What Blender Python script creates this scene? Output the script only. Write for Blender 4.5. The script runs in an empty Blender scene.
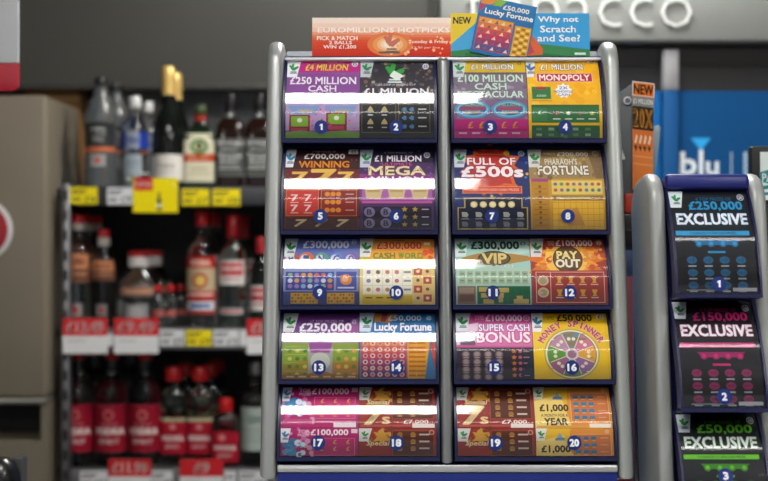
import bpy, bmesh, math, random
from mathutils import Vector, Matrix

scene = bpy.context.scene
COL = scene.collection
PI = math.pi

# ------------------------------------------------------------------ camera
FPX = 1280.0                      # focal length in pixels for a 768 px wide frame
CAM_Z = 1.35
cam_data = bpy.data.cameras.new('camera')
cam_data.sensor_width = 36.0
cam_data.lens = 60.0
cam_data.clip_start = 0.05
cam_data.dof.use_dof = True
cam_data.dof.focus_distance = 1.77
cam_data.dof.aperture_fstop = 3.3
cam = bpy.data.objects.new('camera', cam_data)
cam.location = (0, 0, CAM_Z)
cam.rotation_euler = (PI / 2, 0, 0)
COL.objects.link(cam)
scene.camera = cam

# ------------------------------------------------------------------ world, exposure
world = bpy.data.worlds.new('world')
scene.world = world
world.use_nodes = True
world.node_tree.nodes['Background'].inputs[0].default_value = (0.92, 0.96, 1.0, 1)
world.node_tree.nodes['Background'].inputs[1].default_value = 0.36
scene.view_settings.view_transform = 'Standard'
scene.view_settings.look = 'None'
scene.view_settings.exposure = 0.3
scene.view_settings.gamma = 1.0
LAMP_PANEL = 23.0                 # radiance of the ceiling panels
LAMP_TUBE = 9.0

# ------------------------------------------------------------------ materials
_mats = {}


def lin(c):
    c = c / 255.0
    return c / 12.92 if c <= 0.04045 else ((c + 0.055) / 1.055) ** 2.4


def hexrgb(h):
    return tuple(lin(int(h[i:i + 2], 16)) for i in (0, 2, 4))


def mat(h, rough=0.5, metal=0.0, noise=0.0, scale=20.0, spec=0.5):
    key = (h, rough, metal, noise, scale, spec)
    if key in _mats:
        return _mats[key]
    m = bpy.data.materials.new('surface_' + h)
    m.use_nodes = True
    nt = m.node_tree
    b = nt.nodes['Principled BSDF']
    col = hexrgb(h)
    b.inputs['Base Color'].default_value = (*col, 1)
    b.inputs['Roughness'].default_value = rough
    b.inputs['Metallic'].default_value = metal
    b.inputs['Specular IOR Level'].default_value = spec
    if noise > 0:
        tc = nt.nodes.new('ShaderNodeTexCoord')
        n = nt.nodes.new('ShaderNodeTexNoise')
        n.inputs['Scale'].default_value = scale
        n.inputs['Detail'].default_value = 4
        r = nt.nodes.new('ShaderNodeValToRGB')
        r.color_ramp.elements[0].position = 0.3
        r.color_ramp.elements[1].position = 0.7
        r.color_ramp.elements[0].color = (*[x * (1 - noise) for x in col], 1)
        r.color_ramp.elements[1].color = (*[min(1, x * (1 + noise)) for x in col], 1)
        nt.links.new(tc.outputs['Object'], n.inputs['Vector'])
        nt.links.new(n.outputs['Fac'], r.inputs['Fac'])
        nt.links.new(r.outputs['Color'], b.inputs['Base Color'])
    _mats[key] = m
    return m


def glass(h='f4f8f8', rough=0.02, ior=1.45):
    key = ('glass', h, rough, ior)
    if key in _mats:
        return _mats[key]
    m = bpy.data.materials.new('glass_' + h)
    m.use_nodes = True
    b = m.node_tree.nodes['Principled BSDF']
    b.inputs['Base Color'].default_value = (*hexrgb(h), 1)
    b.inputs['Roughness'].default_value = rough
    b.inputs['IOR'].default_value = ior
    b.inputs['Transmission Weight'].default_value = 1.0
    _mats[key] = m
    return m


def sheet_plastic(rough=0.045, refl=1.0, tint=(0.97, 0.97, 0.98)):
    """thin clear plastic sheet: see-through with a mirror-like fresnel reflection"""
    key = ('sheet', rough, refl, tint)
    if key in _mats:
        return _mats[key]
    m = bpy.data.materials.new('clear_plastic_sheet')
    m.use_nodes = True
    nt = m.node_tree
    nt.nodes.remove(nt.nodes['Principled BSDF'])
    out = nt.nodes['Material Output']
    tr = nt.nodes.new('ShaderNodeBsdfTransparent')
    tr.inputs[0].default_value = (*tint, 1)
    gl = nt.nodes.new('ShaderNodeBsdfGlossy')
    gl.inputs['Roughness'].default_value = rough
    gl.inputs['Color'].default_value = (1, 1, 1, 1)
    fr = nt.nodes.new('ShaderNodeFresnel')
    fr.inputs[0].default_value = 1.5
    mu = nt.nodes.new('ShaderNodeMath')
    mu.operation = 'MULTIPLY'
    mu.inputs[1].default_value = refl
    mx = nt.nodes.new('ShaderNodeMixShader')
    nt.links.new(fr.outputs[0], mu.inputs[0])
    nt.links.new(mu.outputs[0], mx.inputs[0])
    nt.links.new(tr.outputs[0], mx.inputs[1])
    nt.links.new(gl.outputs[0], mx.inputs[2])
    nt.links.new(mx.outputs[0], out.inputs[0])
    _mats[key] = m
    return m


def emitter(h, s):
    key = ('emit', h, s)
    if key in _mats:
        return _mats[key]
    m = bpy.data.materials.new('lamp_diffuser')
    m.use_nodes = True
    b = m.node_tree.nodes['Principled BSDF']
    b.inputs['Base Color'].default_value = (0.8, 0.8, 0.8, 1)
    b.inputs['Emission Color'].default_value = (*hexrgb(h), 1)
    b.inputs['Emission Strength'].default_value = s
    _mats[key] = m
    return m


# ------------------------------------------------------------------ objects
def link(name, me, parent=None, loc=None):
    o = bpy.data.objects.new(name, me)
    COL.objects.link(o)
    if parent is not None:
        o.parent = parent
    if loc is not None:
        o.location = loc
    return o


def tag(o, label, cat, group=None):
    o['label'] = label
    o['category'] = cat
    if group:
        o['group'] = group
    return o


def thing(name, loc, label, cat, group=None, rotz=0.0):
    o = bpy.data.objects.new(name, None)
    o.empty_display_size = 0.05
    o.location = loc
    o.rotation_euler = (0, 0, rotz)
    COL.objects.link(o)
    return tag(o, label, cat, group)


def structure(o):
    o['kind'] = 'structure'
    return o


class MB:
    """collects shapes into one mesh object"""

    def __init__(self):
        self.bm = bmesh.new()
        self.mats = []
        self.smooth = False

    def mi(self, m):
        if m not in self.mats:
            self.mats.append(m)
        return self.mats.index(m)

    def face(self, pts, m, smooth=False):
        vs = [self.bm.verts.new(p) for p in pts]
        f = self.bm.faces.new(vs)
        f.material_index = self.mi(m)
        f.smooth = smooth
        return f

    def box(self, x0, x1, y0, y1, z0, z1, m, bev=0.0, seg=2, tf=None):
        b = bmesh.new()
        bmesh.ops.create_cube(b, size=1.0)
        for v in b.verts:
            v.co = Vector((x0 + (v.co.x + .5) * (x1 - x0), y0 + (v.co.y + .5) * (y1 - y0), z0 + (v.co.z + .5) * (z1 - z0)))
        if bev > 0:
            bmesh.ops.bevel(b, geom=list(b.edges), offset=bev, segments=seg, affect='EDGES', profile=0.5)
        self.add(b, m, tf, smooth=bev > 0)
        return self

    def add(self, b, m, tf=None, smooth=False):
        k = self.mi(m)
        mp = {}
        for v in b.verts:
            mp[v] = self.bm.verts.new(tf(v.co) if tf else v.co)
        for f in b.faces:
            try:
                g = self.bm.faces.new([mp[v] for v in f.verts])
            except ValueError:
                continue
            g.material_index = k
            g.smooth = smooth
        b.free()

    def prism(self, pts, d0, d1, m, axis='y', bev=0.0, seg=2, tf=None, smooth=False):
        """outline pts (a,b) extruded from d0 to d1; axis y: (a, d, b); axis x: (d, a, b); axis z: (a, b, d)"""
        def mk(a, c, d):
            return Vector((a, d, c)) if axis == 'y' else (Vector((d, a, c)) if axis == 'x' else Vector((a, c, d)))
        b = bmesh.new()
        v0 = [b.verts.new(mk(p[0], p[1], d0)) for p in pts]
        v1 = [b.verts.new(mk(p[0], p[1], d1)) for p in pts]
        n = len(pts)
        b.faces.new(v0)
        b.faces.new(list(reversed(v1)))
        for i in range(n):
            j = (i + 1) % n
            b.faces.new([v0[j], v0[i], v1[i], v1[j]])
        bmesh.ops.recalc_face_normals(b, faces=list(b.faces))
        if bev > 0:
            es = [e for e in b.edges if e.verts[0] in v0 and e.verts[1] in v0 or e.verts[0] in v1 and e.verts[1] in v1]
            bmesh.ops.bevel(b, geom=es, offset=bev, segments=seg, affect='EDGES', profile=0.5)
        self.add(b, m, tf, smooth=smooth or bev > 0)
        return self

    def lathe(self, prof, m, seg=28, yscale=1.0, cap=True, tf=None):
        """prof: list of (r, z[, p]); p is the squareness of the ring (2 = round)"""
        b = bmesh.new()
        rings = []
        for q in prof:
            p = q[2] if len(q) > 2 else 2
            rings.append([b.verts.new(ring_point(q[0], 2 * PI * i / seg, q[1], p, yscale)) for i in range(seg)])
        for a, c in zip(rings, rings[1:]):
            for i in range(seg):
                j = (i + 1) % seg
                b.faces.new([a[i], a[j], c[j], c[i]])
        if cap:
            b.faces.new(list(reversed(rings[0])))
            b.faces.new(rings[-1])
        self.add(b, m, tf, smooth=True)
        return self

    def obj(self, name, parent=None, loc=None, sharp=35):
        bmesh.ops.recalc_face_normals(self.bm, faces=list(self.bm.faces))
        me = bpy.data.meshes.new(name)
        self.bm.to_mesh(me)
        self.bm.free()
        for m in self.mats:
            me.materials.append(m)
        if sharp:
            me.set_sharp_from_angle(angle=math.radians(sharp))
        return link(name, me, parent, loc)


def ring_point(r, th, z, p=2, ys=1.0):
    c, s = math.cos(th), math.sin(th)
    k = 1.0 if p == 2 else (abs(c) ** p + abs(s) ** p) ** (-1.0 / p)
    return Vector((r * k * c, r * k * s * ys, z))


# ------------------------------------------------------------------ lettering
_glyphs = {}


def glyphs(s, bold=0.02, shear=0.0, spacing=1.0):
    """outline of a text as triangles, scaled into the box 0..1 x 0..1; also its width/height ratio"""
    key = (s, bold, shear, spacing)
    if key in _glyphs:
        return _glyphs[key]
    c = bpy.data.curves.new('lettering', 'FONT')
    c.body = s
    c.fill_mode = 'FRONT'
    c.resolution_u = 2
    c.offset = bold
    c.shear = shear
    c.space_character = spacing
    o = bpy.data.objects.new('lettering', c)
    me = o.to_mesh()
    vs = [(v.co.x, v.co.y) for v in me.vertices]
    fs = [tuple(p.vertices) for p in me.polygons]
    o.to_mesh_clear()
    bpy.data.objects.remove(o)
    bpy.data.curves.remove(c)
    if not vs:
        return [], [], 1.0
    x0 = min(v[0] for v in vs)
    x1 = max(v[0] for v in vs)
    y0 = min(v[1] for v in vs)
    y1 = max(v[1] for v in vs)
    out = ([((x - x0) / (x1 - x0), (y - y0) / (y1 - y0)) for x, y in vs], fs, (x1 - x0) / (y1 - y0))
    _glyphs[key] = out
    return out


class Card:
    """flat printed sheet drawn in u (0 left..1 right), v (0 top..1 bottom), then bent by a mapping"""
    STEP = 1.4e-5

    def __init__(self, W, H, base='ffffff', rough=0.5, thick=0.0007, outline=None):
        self.W, self.H = W, H
        self.rough = rough
        self.bm = bmesh.new()
        self.mats = []
        self.z = 0.0
        self.base = base
        self.thick = thick
        pts = outline or [(0, 0), (0, 1), (1, 1), (1, 0)]
        f = [self.bm.verts.new(self.xy(u, v, 0)) for u, v in pts]
        bk = [self.bm.verts.new(self.xy(u, v, -thick)) for u, v in pts]
        k = self.mi(base)
        w = self.mi('e8e6e2')
        self.bm.faces.new(f).material_index = k
        self.bm.faces.new(list(reversed(bk))).material_index = w
        n = len(pts)
        for i in range(n):
            j = (i + 1) % n
            self.bm.faces.new([f[j], f[i], bk[i], bk[j]]).material_index = w

    def mi(self, h):
        m = h if not isinstance(h, str) else mat(h, self.rough, spec=.22)
        if m not in self.mats:
            self.mats.append(m)
        return self.mats.index(m)

    def xy(self, u, v, z):
        return Vector((u * self.W, (1 - v) * self.H, z))

    def up(self, k=1.0):
        self.z += self.STEP * k
        return self.z

    def P(self, pts, col, lift=1.0):
        z = self.up(lift)
        f = self.bm.faces.new([self.bm.verts.new(self.xy(u, v, z)) for u, v in pts])
        f.material_index = self.mi(col)
        f.normal_update()
        if f.normal.z < 0:
            f.normal_flip()
        return self

    def R(self, u0, v0, u1, v1, col, lift=1.0):
        return self.P([(u0, v0), (u0, v1), (u1, v1), (u1, v0)], col, lift)

    def B(self, u0, v0, u1, v1, col, t=0.012):
        """frame of thickness t (in u units)"""
        tv = t * self.W / self.H
        self.R(u0, v0, u1, v0 + tv, col, .3).R(u0, v1 - tv, u1, v1, col, .3).R(u0, v0, u0 + t, v1, col, .3).R(u1 - t, v0, u1, v1, col, .3)
        return self

    def D(self, u, v, r, col, n=14, ry=None, lift=1.0):
        a = self.W / self.H
        ry = (r * a) if ry is None else ry
        return self.P([(u + r * math.cos(-2 * PI * i / n), v + ry * math.sin(-2 * PI * i / n)) for i in range(n)], col, lift)

    def STAR(self, u, v, r, col, n=5, inner=.45, rot=-PI / 2, lift=1.0):
        a = self.W / self.H
        pts = []
        for i in range(2 * n):
            q = r if i % 2 == 0 else r * inner
            t = rot + PI * i / n
            pts.append((u + q * math.cos(t), v + q * a * math.sin(t)))
        return self.P(pts, col, lift)

    def SP(self, u0, v0, u1, v1, n, cols, r0, r1, seed=1):
        rnd = random.Random(seed)
        for i in range(n):
            r = rnd.uniform(r0, r1)
            self.D(min(max(rnd.uniform(u0, u1), r), 1 - r), rnd.uniform(v0, v1), r, rnd.choice(cols), n=7, lift=.15)
        return self

    def T(self, s, u0, v0, u1, v1, col, bold=0.02, shear=0.0, edge=None, edge_b=0.03, lift=1.5, rot=0.0, spacing=1.0):
        if edge:
            self._t(s, u0, v0, u1, v1, edge, bold + edge_b, shear, lift, rot, spacing)
        self._t(s, u0, v0, u1, v1, col, bold, shear, lift, rot, spacing)
        return self

    def _t(self, s, u0, v0, u1, v1, col, bold, shear, lift, rot, spacing):
        vs, fs, asp = glyphs(s, 0.0, shear, spacing)
        z = self.up(lift)
        k = self.mi(col)
        cu, cv = (u0 + u1) / 2, (v0 + v1) / 2
        a = self.W / self.H
        ca, sa = math.cos(rot), math.sin(rot)
        # heavier weight: the outline is laid down several times, shifted by the extra stroke width
        d = bold / .73 * (v1 - v0)
        n = 1 if bold < .012 else (4 if bold < .045 else 8)
        for q in range(n):
            t = 2 * PI * (q + .5) / n
            sv = d * math.sin(t) if n > 1 else 0
            su = d * math.cos(t) / a if n > 1 else 0
            bv = []
            for x, y in vs:
                du = (x - .5) * (u1 - u0) + su
                dv = ((.5 - y) * (v1 - v0) + sv) / a
                du, dv = du * ca - dv * sa, du * sa + dv * ca
                bv.append(self.bm.verts.new(self.xy(cu + du, cv + dv * a, z + q * 1e-7)))
            for f in fs:
                try:
                    g = self.bm.faces.new([bv[i] for i in f])
                    g.material_index = k
                except ValueError:
                    pass

    def ARC(self, s, u, v, r, a0, a1, hgt, col, bold=.03, edge=None):
        """letters set on an arc about (u, v); angles in degrees from straight up"""
        n = len(s)
        a = self.W / self.H
        for i, ch in enumerate(s):
            if ch == ' ':
                continue
            t = math.radians(a0 + (a1 - a0) * (i / (n - 1)))
            cu, cv = u + r * math.sin(t), v - r * a * math.cos(t)
            w = hgt * min(.72, glyphs(ch)[2])
            self.T(ch, cu - w / 2, cv - hgt * a / 2, cu + w / 2, cv + hgt * a / 2, col, bold, rot=t, edge=edge)
        return self

    def finish(self, name, mapping, parent=None, loc=None, ny=14, nx=0):
        bm = self.bm
        bm.faces.ensure_lookup_table()
        for i in range(1, ny):
            y = self.H * i / ny + 1.3e-5
            bmesh.ops.bisect_plane(bm, geom=list(bm.verts) + list(bm.edges) + list(bm.faces), plane_co=(0, y, 0), plane_no=(0, 1, 0), dist=1e-7)
        for i in range(1, nx):
            x = self.W * i / nx + 1.3e-5
            bmesh.ops.bisect_plane(bm, geom=list(bm.verts) + list(bm.edges) + list(bm.faces), plane_co=(x, 0, 0), plane_no=(1, 0, 0), dist=1e-7)
        for v in bm.verts:
            v.co = mapping(v.co.x, v.co.y, v.co.z)
        me = bpy.data.meshes.new(name)
        bm.to_mesh(me)
        bm.free()
        for m in self.mats:
            me.materials.append(m)
        return link(name, me, parent, loc)


def px(x, y, Y):
    """measuring aid: the point at depth Y that was measured at (x, y) in the photograph"""
    return Vector(((x - 384.0) / FPX * Y, Y, CAM_Z - (y - 240.5) / FPX * Y))


def at(px_, Y):
    return (px_ - 384.0) / FPX * Y


def zat(py, Y):
    return CAM_Z - (py - 240.5) / FPX * Y

# ================================================================== the room
def slab(name, x0, x1, y0, y1, z0, z1, m):
    b = MB()
    b.box(x0, x1, y0, y1, z0, z1, m)
    return structure(b.obj(name))


slab('floor', -2.3, 2.3, -2.6, 3.95, -0.06, 0, mat('8d8a84', .35, noise=.08, scale=6))
slab('ceiling', -2.3, 2.3, -2.6, 3.95, 2.7, 2.76, mat('b4b4b0', .9, noise=.03, scale=30))
slab('wall_back', -2.3, 2.3, 3.9, 3.95, 0, 2.7, mat('5a5a55', .8, noise=.05, scale=8))
slab('wall_left', -2.35, -2.3, -2.6, 3.95, 0, 2.7, mat('77756e', .8, noise=.05, scale=8))
slab('wall_right', 2.3, 2.35, -2.6, 3.95, 0, 2.7, mat('77756e', .8, noise=.05, scale=8))

# ------------------------------------------------------------------ ceiling lights
def ceiling_panel(x0, x1, y0, y1, label, s=LAMP_PANEL):
    t = thing('ceiling_light', ((x0 + x1) / 2, (y0 + y1) / 2, 2.7), label, 'ceiling light', 'ceiling lights of the shop')
    w, d = (x1 - x0) / 2, (y1 - y0) / 2
    f = MB()
    e = .018
    for q in ((-w - e, w + e, -d - e, -d), (-w - e, w + e, d, d + e), (-w - e, -w, -d, d), (w, w + e, -d, d)):
        f.box(*q, -.03, -.001, mat('e6e6e6', .4))
    f.obj('frame', t)
    g = MB()
    g.box(-w, w, -d, d, -.022, -.004, emitter('fdfaf6', s))
    g.obj('diffuser', t)
    return t


def ceiling_tube(x0, x1, y, label, wd=.04, s=LAMP_TUBE):
    t = thing('ceiling_batten', ((x0 + x1) / 2, y, 2.7), label, 'ceiling light', 'slim batten lights of the shop')
    w = (x1 - x0) / 2
    f = MB()
    f.box(-w, w, -wd / 2 - .008, wd / 2 + .008, -.03, -.001, mat('e6e6e6', .4), bev=.003)
    f.obj('housing', t)
    g = MB()
    g.box(-w + .01, w - .01, -wd / 2, wd / 2, -.05, -.0305, emitter('fdfaf6', s), bev=.008)
    g.obj('diffuser', t)
    return t


ceiling_panel(-.36, .25, .51, .93, 'square white ceiling light panel over the ticket dispenser')
ceiling_panel(-1.9, -1.3, -1.9, -1.3, 'square white ceiling light panel towards the left wall')
ceiling_panel(1.3, 1.9, -.6, 0, 'square white ceiling light panel towards the right wall')
ceiling_panel(.0, .6, 2.35, 2.85, 'square white ceiling light panel in front of the gantry', s=LAMP_PANEL * 1.5)
ceiling_tube(.6, 1.8, .58, 'slim white batten light right of the square panel', wd=.06)
ceiling_tube(-.7, .75, .02, 'slim white batten light in front of the counter', wd=.035)

# ================================================================== shop fittings at the back
# grey bulkhead over the bottles
b = MB()
yF = 3.48
b.box(-1.62, .12, yF, yF + .1, zat(86, yF), 2.69, mat('4a4a45', .5, noise=.05, scale=3), bev=.004)
b.box(-1.62, .12, yF - .004, yF + .02, zat(89, yF), zat(84.5, yF), mat('3a3a36', .5), bev=.002)
tag(b.obj('bulkhead_panel'), 'plain grey bulkhead panel above the top row of bottles', 'panel')

# gantry with grey header, shutter and blue advertising panels
yG = 2.95
gx0 = at(440, yG)
gx1 = at(880, yG)
t = thing('tobacco_gantry', ((gx0 + gx1) / 2, yG, 0), 'wall gantry with grey lettered header over dark shutter and blue panels', 'gantry')
ox, oy = -t.location.x, -t.location.y


def gbox(m, x0, x1, y0, y1, z0, z1, mm, bev=0.0):
    m.box(x0 + ox, x1 + ox, y0 + oy, y1 + oy, z0, z1, mm, bev)


b = MB()
gbox(b, gx0, gx1, yG, yG + .14, zat(41, yG), zat(-70, yG), mat('949793', .5, noise=.03, scale=4), bev=.006)
header = b.obj('header', t)
# raised lettering of the header
hl = Card(1, 1, 'ffffff')
vs, fs, asp = glyphs('tobacco', -.022)
lh = .118
lw = asp * lh * .9
bmx = bmesh.new()
x_r = at(691, yG)
z_b = zat(27, yG)
bv = [bmx.verts.new((x_r - lw * (1 - x) + ox, yG - .004 + oy, z_b + y * lh * .86)) for x, y in vs]
for f in fs:
    bmx.faces.new([bv[i] for i in f])
r = bmesh.ops.extrude_face_region(bmx, geom=list(bmx.faces))
for v in r['geom']:
    if isinstance(v, bmesh.types.BMVert):
        v.co.y -= .004
b = MB()
b.add(bmx, mat('e2e4e1', .3, .2))
b.obj('lettering', header)['label'] = 'white raised lettering'
hl.bm.free()

b = MB()
z1, z0 = zat(43, yG), zat(89, yG)
gbox(b, gx0, gx1, yG + .05, yG + .07, z0, z1, mat('201f1f', .5, noise=.06, scale=5))
gbox(b, gx0, gx1, yG + .045, yG + .06, zat(64, yG), z1, mat('131212', .6))
b.obj('shutter', t)
b = MB()
gbox(b, gx0, at(663, yG), yG + .03, yG + .07, .3, zat(89.5, yG), mat('0b62a4', .6, noise=.05, scale=3, spec=.2))
for q in range(36):                                         # pale ring printed on the panel
    a0, a1 = 2 * PI * q / 36, 2 * PI * (q + 1) / 36
    cx, cz = at(622, yG) + ox, zat(107, yG)
    P = [(cx + rr * math.cos(a), yG + .029 + oy, cz + rr * math.sin(a)) for a, rr in ((a0, .012), (a0, .022), (a1, .022), (a1, .012))]
    b.face(P, mat('8fb4cf', .4))
b.obj('advert_panel', t)['label'] = 'blue panel with pale ring'
b = MB()
gbox(b, at(682, yG), gx1, yG + .03, yG + .07, .3, zat(89.5, yG), mat('024b82', .6, noise=.06, scale=3, spec=.2))
c = [(at(694, yG) + ox, zat(137, yG)), (at(714, yG) + ox, zat(137, yG)), (at(704, yG) + ox, zat(150, yG))]
b.face([(p[0], yG + .029 + oy, p[1]) for p in c], mat('20a4ea', .4))
for s_, xa, xb, ya, yb in (('b', 683, 700, 151, 174.5), ('l', 702, 706.2, 149, 174.5), ('u', 709, 722, 160.5, 174.5)):
    vs, fs, asp = glyphs(s_, .02)
    pts = [(at(xa, yG) + x * (at(xb, yG) - at(xa, yG)) + ox, yG + .028 + oy, zat(yb, yG) + y * (zat(ya, yG) - zat(yb, yG))) for x, y in vs]
    for f in fs:
        b.face([pts[i] for i in f], mat('e6eef4', .4))
for xa, xb, ya, yb in ((734, 735.6, 151, 180), (747, 751, 151, 180)):
    b.face([(at(xa, yG) + ox, yG + .0285 + oy, zat(ya, yG)), (at(xa, yG) + ox, yG + .0285 + oy, zat(yb, yG)), (at(xb, yG) + ox, yG + .0285 + oy, zat(yb, yG)), (at(xb, yG) + ox, yG + .0285 + oy, zat(ya, yG))], mat('9db8cc', .4))
b.obj('advert_panel', t)['label'] = 'darker blue panel with white lettering'
b = MB()
gbox(b, at(665, yG), at(680.5, yG), yG + .015, yG + .06, zat(89, yG), zat(48, yG), mat('9a9a9c', .45), bev=.003)
b.obj('post', t)
b = MB()
gbox(b, at(665, yG), at(680.5, yG), yG + .015, yG + .06, .3, zat(89.5, yG), mat('09497e', .6, spec=.2), bev=.003)
b.obj('post', t)['label'] = 'blue lower post'
b = MB()
gbox(b, gx0, gx1, yG + .1, yG + .45, 0, zat(43, yG), mat('2a2a2c', .6))
b.obj('carcass', t)
b = MB()
gbox(b, gx0 + .02, gx1, yG + .03, yG + .1, .02, .295, mat('2a2a2c', .6), bev=.004)
b.obj('plinth', t)
b = MB()
yR = 2.85
b.box(at(612, yR), at(634, yR), yR, yR + .03, .0, zat(276, yR), mat('520a16', .5), bev=.003)
b.box(at(612, yR), at(634, yR), yR, yR + .03, zat(275.5, yR), zat(244, yR), mat('1c3050', .5), bev=.003)
tag(b.obj('floor_banner'), 'narrow red banner with blue top seen between the two dispensers', 'banner')

# ------------------------------------------------------------------ taupe cabinet at the left
yC = 3.16
cx1 = at(47, yC)
cx0 = cx1 - .62
t = thing('kiosk_cabinet', ((cx0 + cx1) / 2, yC, 0), 'tall taupe cabinet with a round red sign and dark slot', 'cabinet')
cw = (cx1 - cx0) / 2
tp = mat('7b7262', .5, noise=.04, scale=5)
b = MB()
zt = zat(95, yC)
zs1, zs0 = zat(404, yC), zat(441, yC)
b.box(-cw, cw, 0, .34, zs1 + .014, zt, tp, bev=.012, seg=3)
b.obj('upper_body', t)
b = MB()
b.box(-cw, cw, -.006, .34, zs1, zs1 + .0135, mat('9a9890', .3, .7), bev=.003)
b.obj('trim_strip', t)['label'] = 'silver strip'
b = MB()
sx1 = at(41, yC) - (cx0 + cx1) / 2
b.box(sx1, cw, 0, .34, zs0, zs1 - .0005, tp)
b.box(-cw, -cw + .05, 0, .34, zs0, zs1 - .0005, tp)
b.box(-cw + .05, sx1, .16, .34, zs0, zs1 - .0005, mat('0b0b0b', .6))
b.box(-cw, cw, 0, .34, 0, zs0, tp)
b.obj('lower_body', t)
b = MB()
cz = zat(230, yC)
sxx = at(-18, yC) - (cx0 + cx1) / 2
for rr, d0, d1, mm in ((.0765, -.006, -.0005, 'd8d8d8'), (.0665, -.008, -.0061, '9c1224')):
    b.prism([(sxx + rr * math.cos(2 * PI * i / 40), cz + rr * math.sin(2 * PI * i / 40)) for i in range(40)], d0, d1, mat(mm, .4), bev=.0008)
b.obj('round_sign', t)['label'] = 'red disc with white rim'

# white and red sign hanging at the far left
yS = 2.3
t = thing('hanging_sign', (at(-22, yS), yS, zat(91, yS)), 'white hanging sign with red lower end at the left edge', 'sign')
hw = at(18.5, yS) - at(-22, yS)
zb = zat(91, yS)
b = MB()
b.box(-hw, hw, 0, .008, zat(63, yS) - zb, zat(-90, yS) - zb, mat('c9ccd0', .4, noise=.02), bev=.003)
b.obj('panel', t)
b = MB()
rc = .012
h = zat(63.3, yS) - zb
pts = [(-hw, 0)] + [(hw - rc + rc * math.sin(a), rc - rc * math.cos(a)) for a in (0, .4, .8, 1.2, PI / 2)] + [(hw, h), (-hw, h)]
b.prism(pts, 0, .008, mat('b3132b', .4), bev=.002)
b.obj('end_panel', t)['label'] = 'red lower panel'
b = MB()
b.box(-hw * .5 - .004, -hw * .5 + .004, .0, .008, zat(-90, yS) - zb + .0005, 2.7 - zb - .001, mat('888888', .3, .8))
b.obj('hanging_rod', t)

# cardboard box behind the cabinet
b = MB()
yB = 3.53
b.box(at(24, yB), at(80, yB), yB, yB + .12, 1.40, zat(88.5, yB), mat('8c6438', .8, noise=.1, scale=14), bev=.004)
b.box(at(24, yB), at(80, yB), yB - .001, yB, zat(100, yB), zat(97, yB), mat('a07a48', .5))
tag(b.obj('cardboard_box'), 'brown cardboard box on a bracket behind the taupe cabinet', 'box')
b = MB()
b.box(at(8, yB), at(79, yB), yB - .01, 3.899, 1.37, 1.399, mat('3a3a3a', .6))
tag(b.obj('wall_shelf'), 'dark wall shelf under the brown box behind the cabinet', 'shelf')

# ------------------------------------------------------------------ shelving for the bottles
yE = 3.2
zS = [zat(187.5, yE), zat(329.5, yE), zat(470, yE)]
shx0 = -.83
shx1 = .07
t = thing('bottle_shelving', ((shx0 + shx1) / 2, yE, 0), 'black metal shop shelving holding three rows of spirit bottles', 'shelving')
sw = (shx1 - shx0) / 2
b = MB()
b.box(-sw, sw, .46, .48, .05, zS[0] - .03, mat('2b2b2b', .6, noise=.1, scale=6))
b.box(-sw, sw, .46, .48, zS[0] - .03, zat(84, yF + .18), mat('8f9498', .5, noise=.05, scale=4))
b.obj('back_panel', t)
for k, (z, d) in enumerate(zip(zS, (.044, .05, .05))):
    b = MB()
    b.box(-sw, sw, .052, .459, z - .022, z, mat('2a2a2b', .5), bev=.002)
    b.box(-.783 - (shx0 + shx1) / 2, sw - .024, .012, .0515, z - .022, z, mat('2a2a2b', .5), bev=.002)
    sh = b.obj('shelf', t)
    b = MB()
    b.box(-.783 - (shx0 + shx1) / 2, sw - .024, 0, .011, z - d, z + .002, mat('34353a' if k == 0 else '6a6a6c', .4), bev=.002)
    b.obj('label_strip', sh)
for s in (-1, 1):
    b = MB()
    ux = -.797 - (shx0 + shx1) / 2 if s < 0 else sw - .011
    b.box(ux - .011, ux + .011, .0, .03, 0, zS[0] + .01, mat('8a8a8c', .28, .85), bev=.004)
    z = .1
    while z < zS[0] - .03:
        b.box(ux - .005, ux + .005, -.0012, .0, z, z + .026, mat('121212', .7))
        z += .05
    b.obj('upright', t)
b = MB()
b.box(-sw, sw, .06, .45, 0, .09, mat('222222', .6))
b.obj('base', t)

# ================================================================== counter
b = MB()
CT = .92
b.box(-1.05, 1.15, 1.25, 2.2, CT - .035, CT, mat('b9b6ae', .4, noise=.06, scale=40), bev=.006)
t = thing('service_counter', (0, 1.7, 0), 'pale shop counter carrying the ticket dispensers', 'counter')
o = b.obj('worktop', t)
o.location = (0, -1.7, 0)
b = MB()
b.box(-1.0, 1.1, -.40, .44, 0, CT - .036, mat('48505a', .5, noise=.05), bev=.004)
b.obj('cabinet_body', t)

# ================================================================== ticket dispensers
SILVER = ('a9aba9', .34, .45)
NAVY = ('0d1144', .35)
BLUE = ('12267e', .4)


class Stand:
    def __init__(self, xc, yb, zb, deg):
        self.xc, self.yb, self.zb = xc, yb, zb
        self.s, self.c = math.sin(math.radians(deg)), math.cos(math.radians(deg))
        self.base = Vector((xc, yb, CT))

    def m(self, x, w, n):
        """panel coordinates -> coordinates about the base point on the counter"""
        return Vector((x, w * self.s - n * self.c, self.zb - CT + w * self.c + n * self.s))

    def w_of(self, py, n):
        k = (py - 240.5) / FPX
        return (CAM_Z - self.zb - n * self.s - k * (self.yb - n * self.c)) / (self.c + k * self.s)


    def height(self, arc, s, z=0.0):
        """tangent of the viewing angle at eye height for a point s along the pocket front"""
        p = self.m(0, *arc.at(s, z))
        return (CAM_Z - CT - p.z) / (self.yb + p.y)

    def even(self, arc, n=60):
        """print stretched a little at the steep upper end so that it reads evenly from eye height"""
        hs = [self.height(arc, arc.L * i / n) for i in range(n + 1)]

        def inv(v):
            if v <= 0 or v >= 1:
                return v * arc.L
            h = hs[0] + (hs[-1] - hs[0]) * v
            for i in range(n):
                if hs[i] <= h <= hs[i + 1]:
                    return arc.L * (i + (h - hs[i]) / (hs[i + 1] - hs[i])) / n
            return v * arc.L
        return inv


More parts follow.
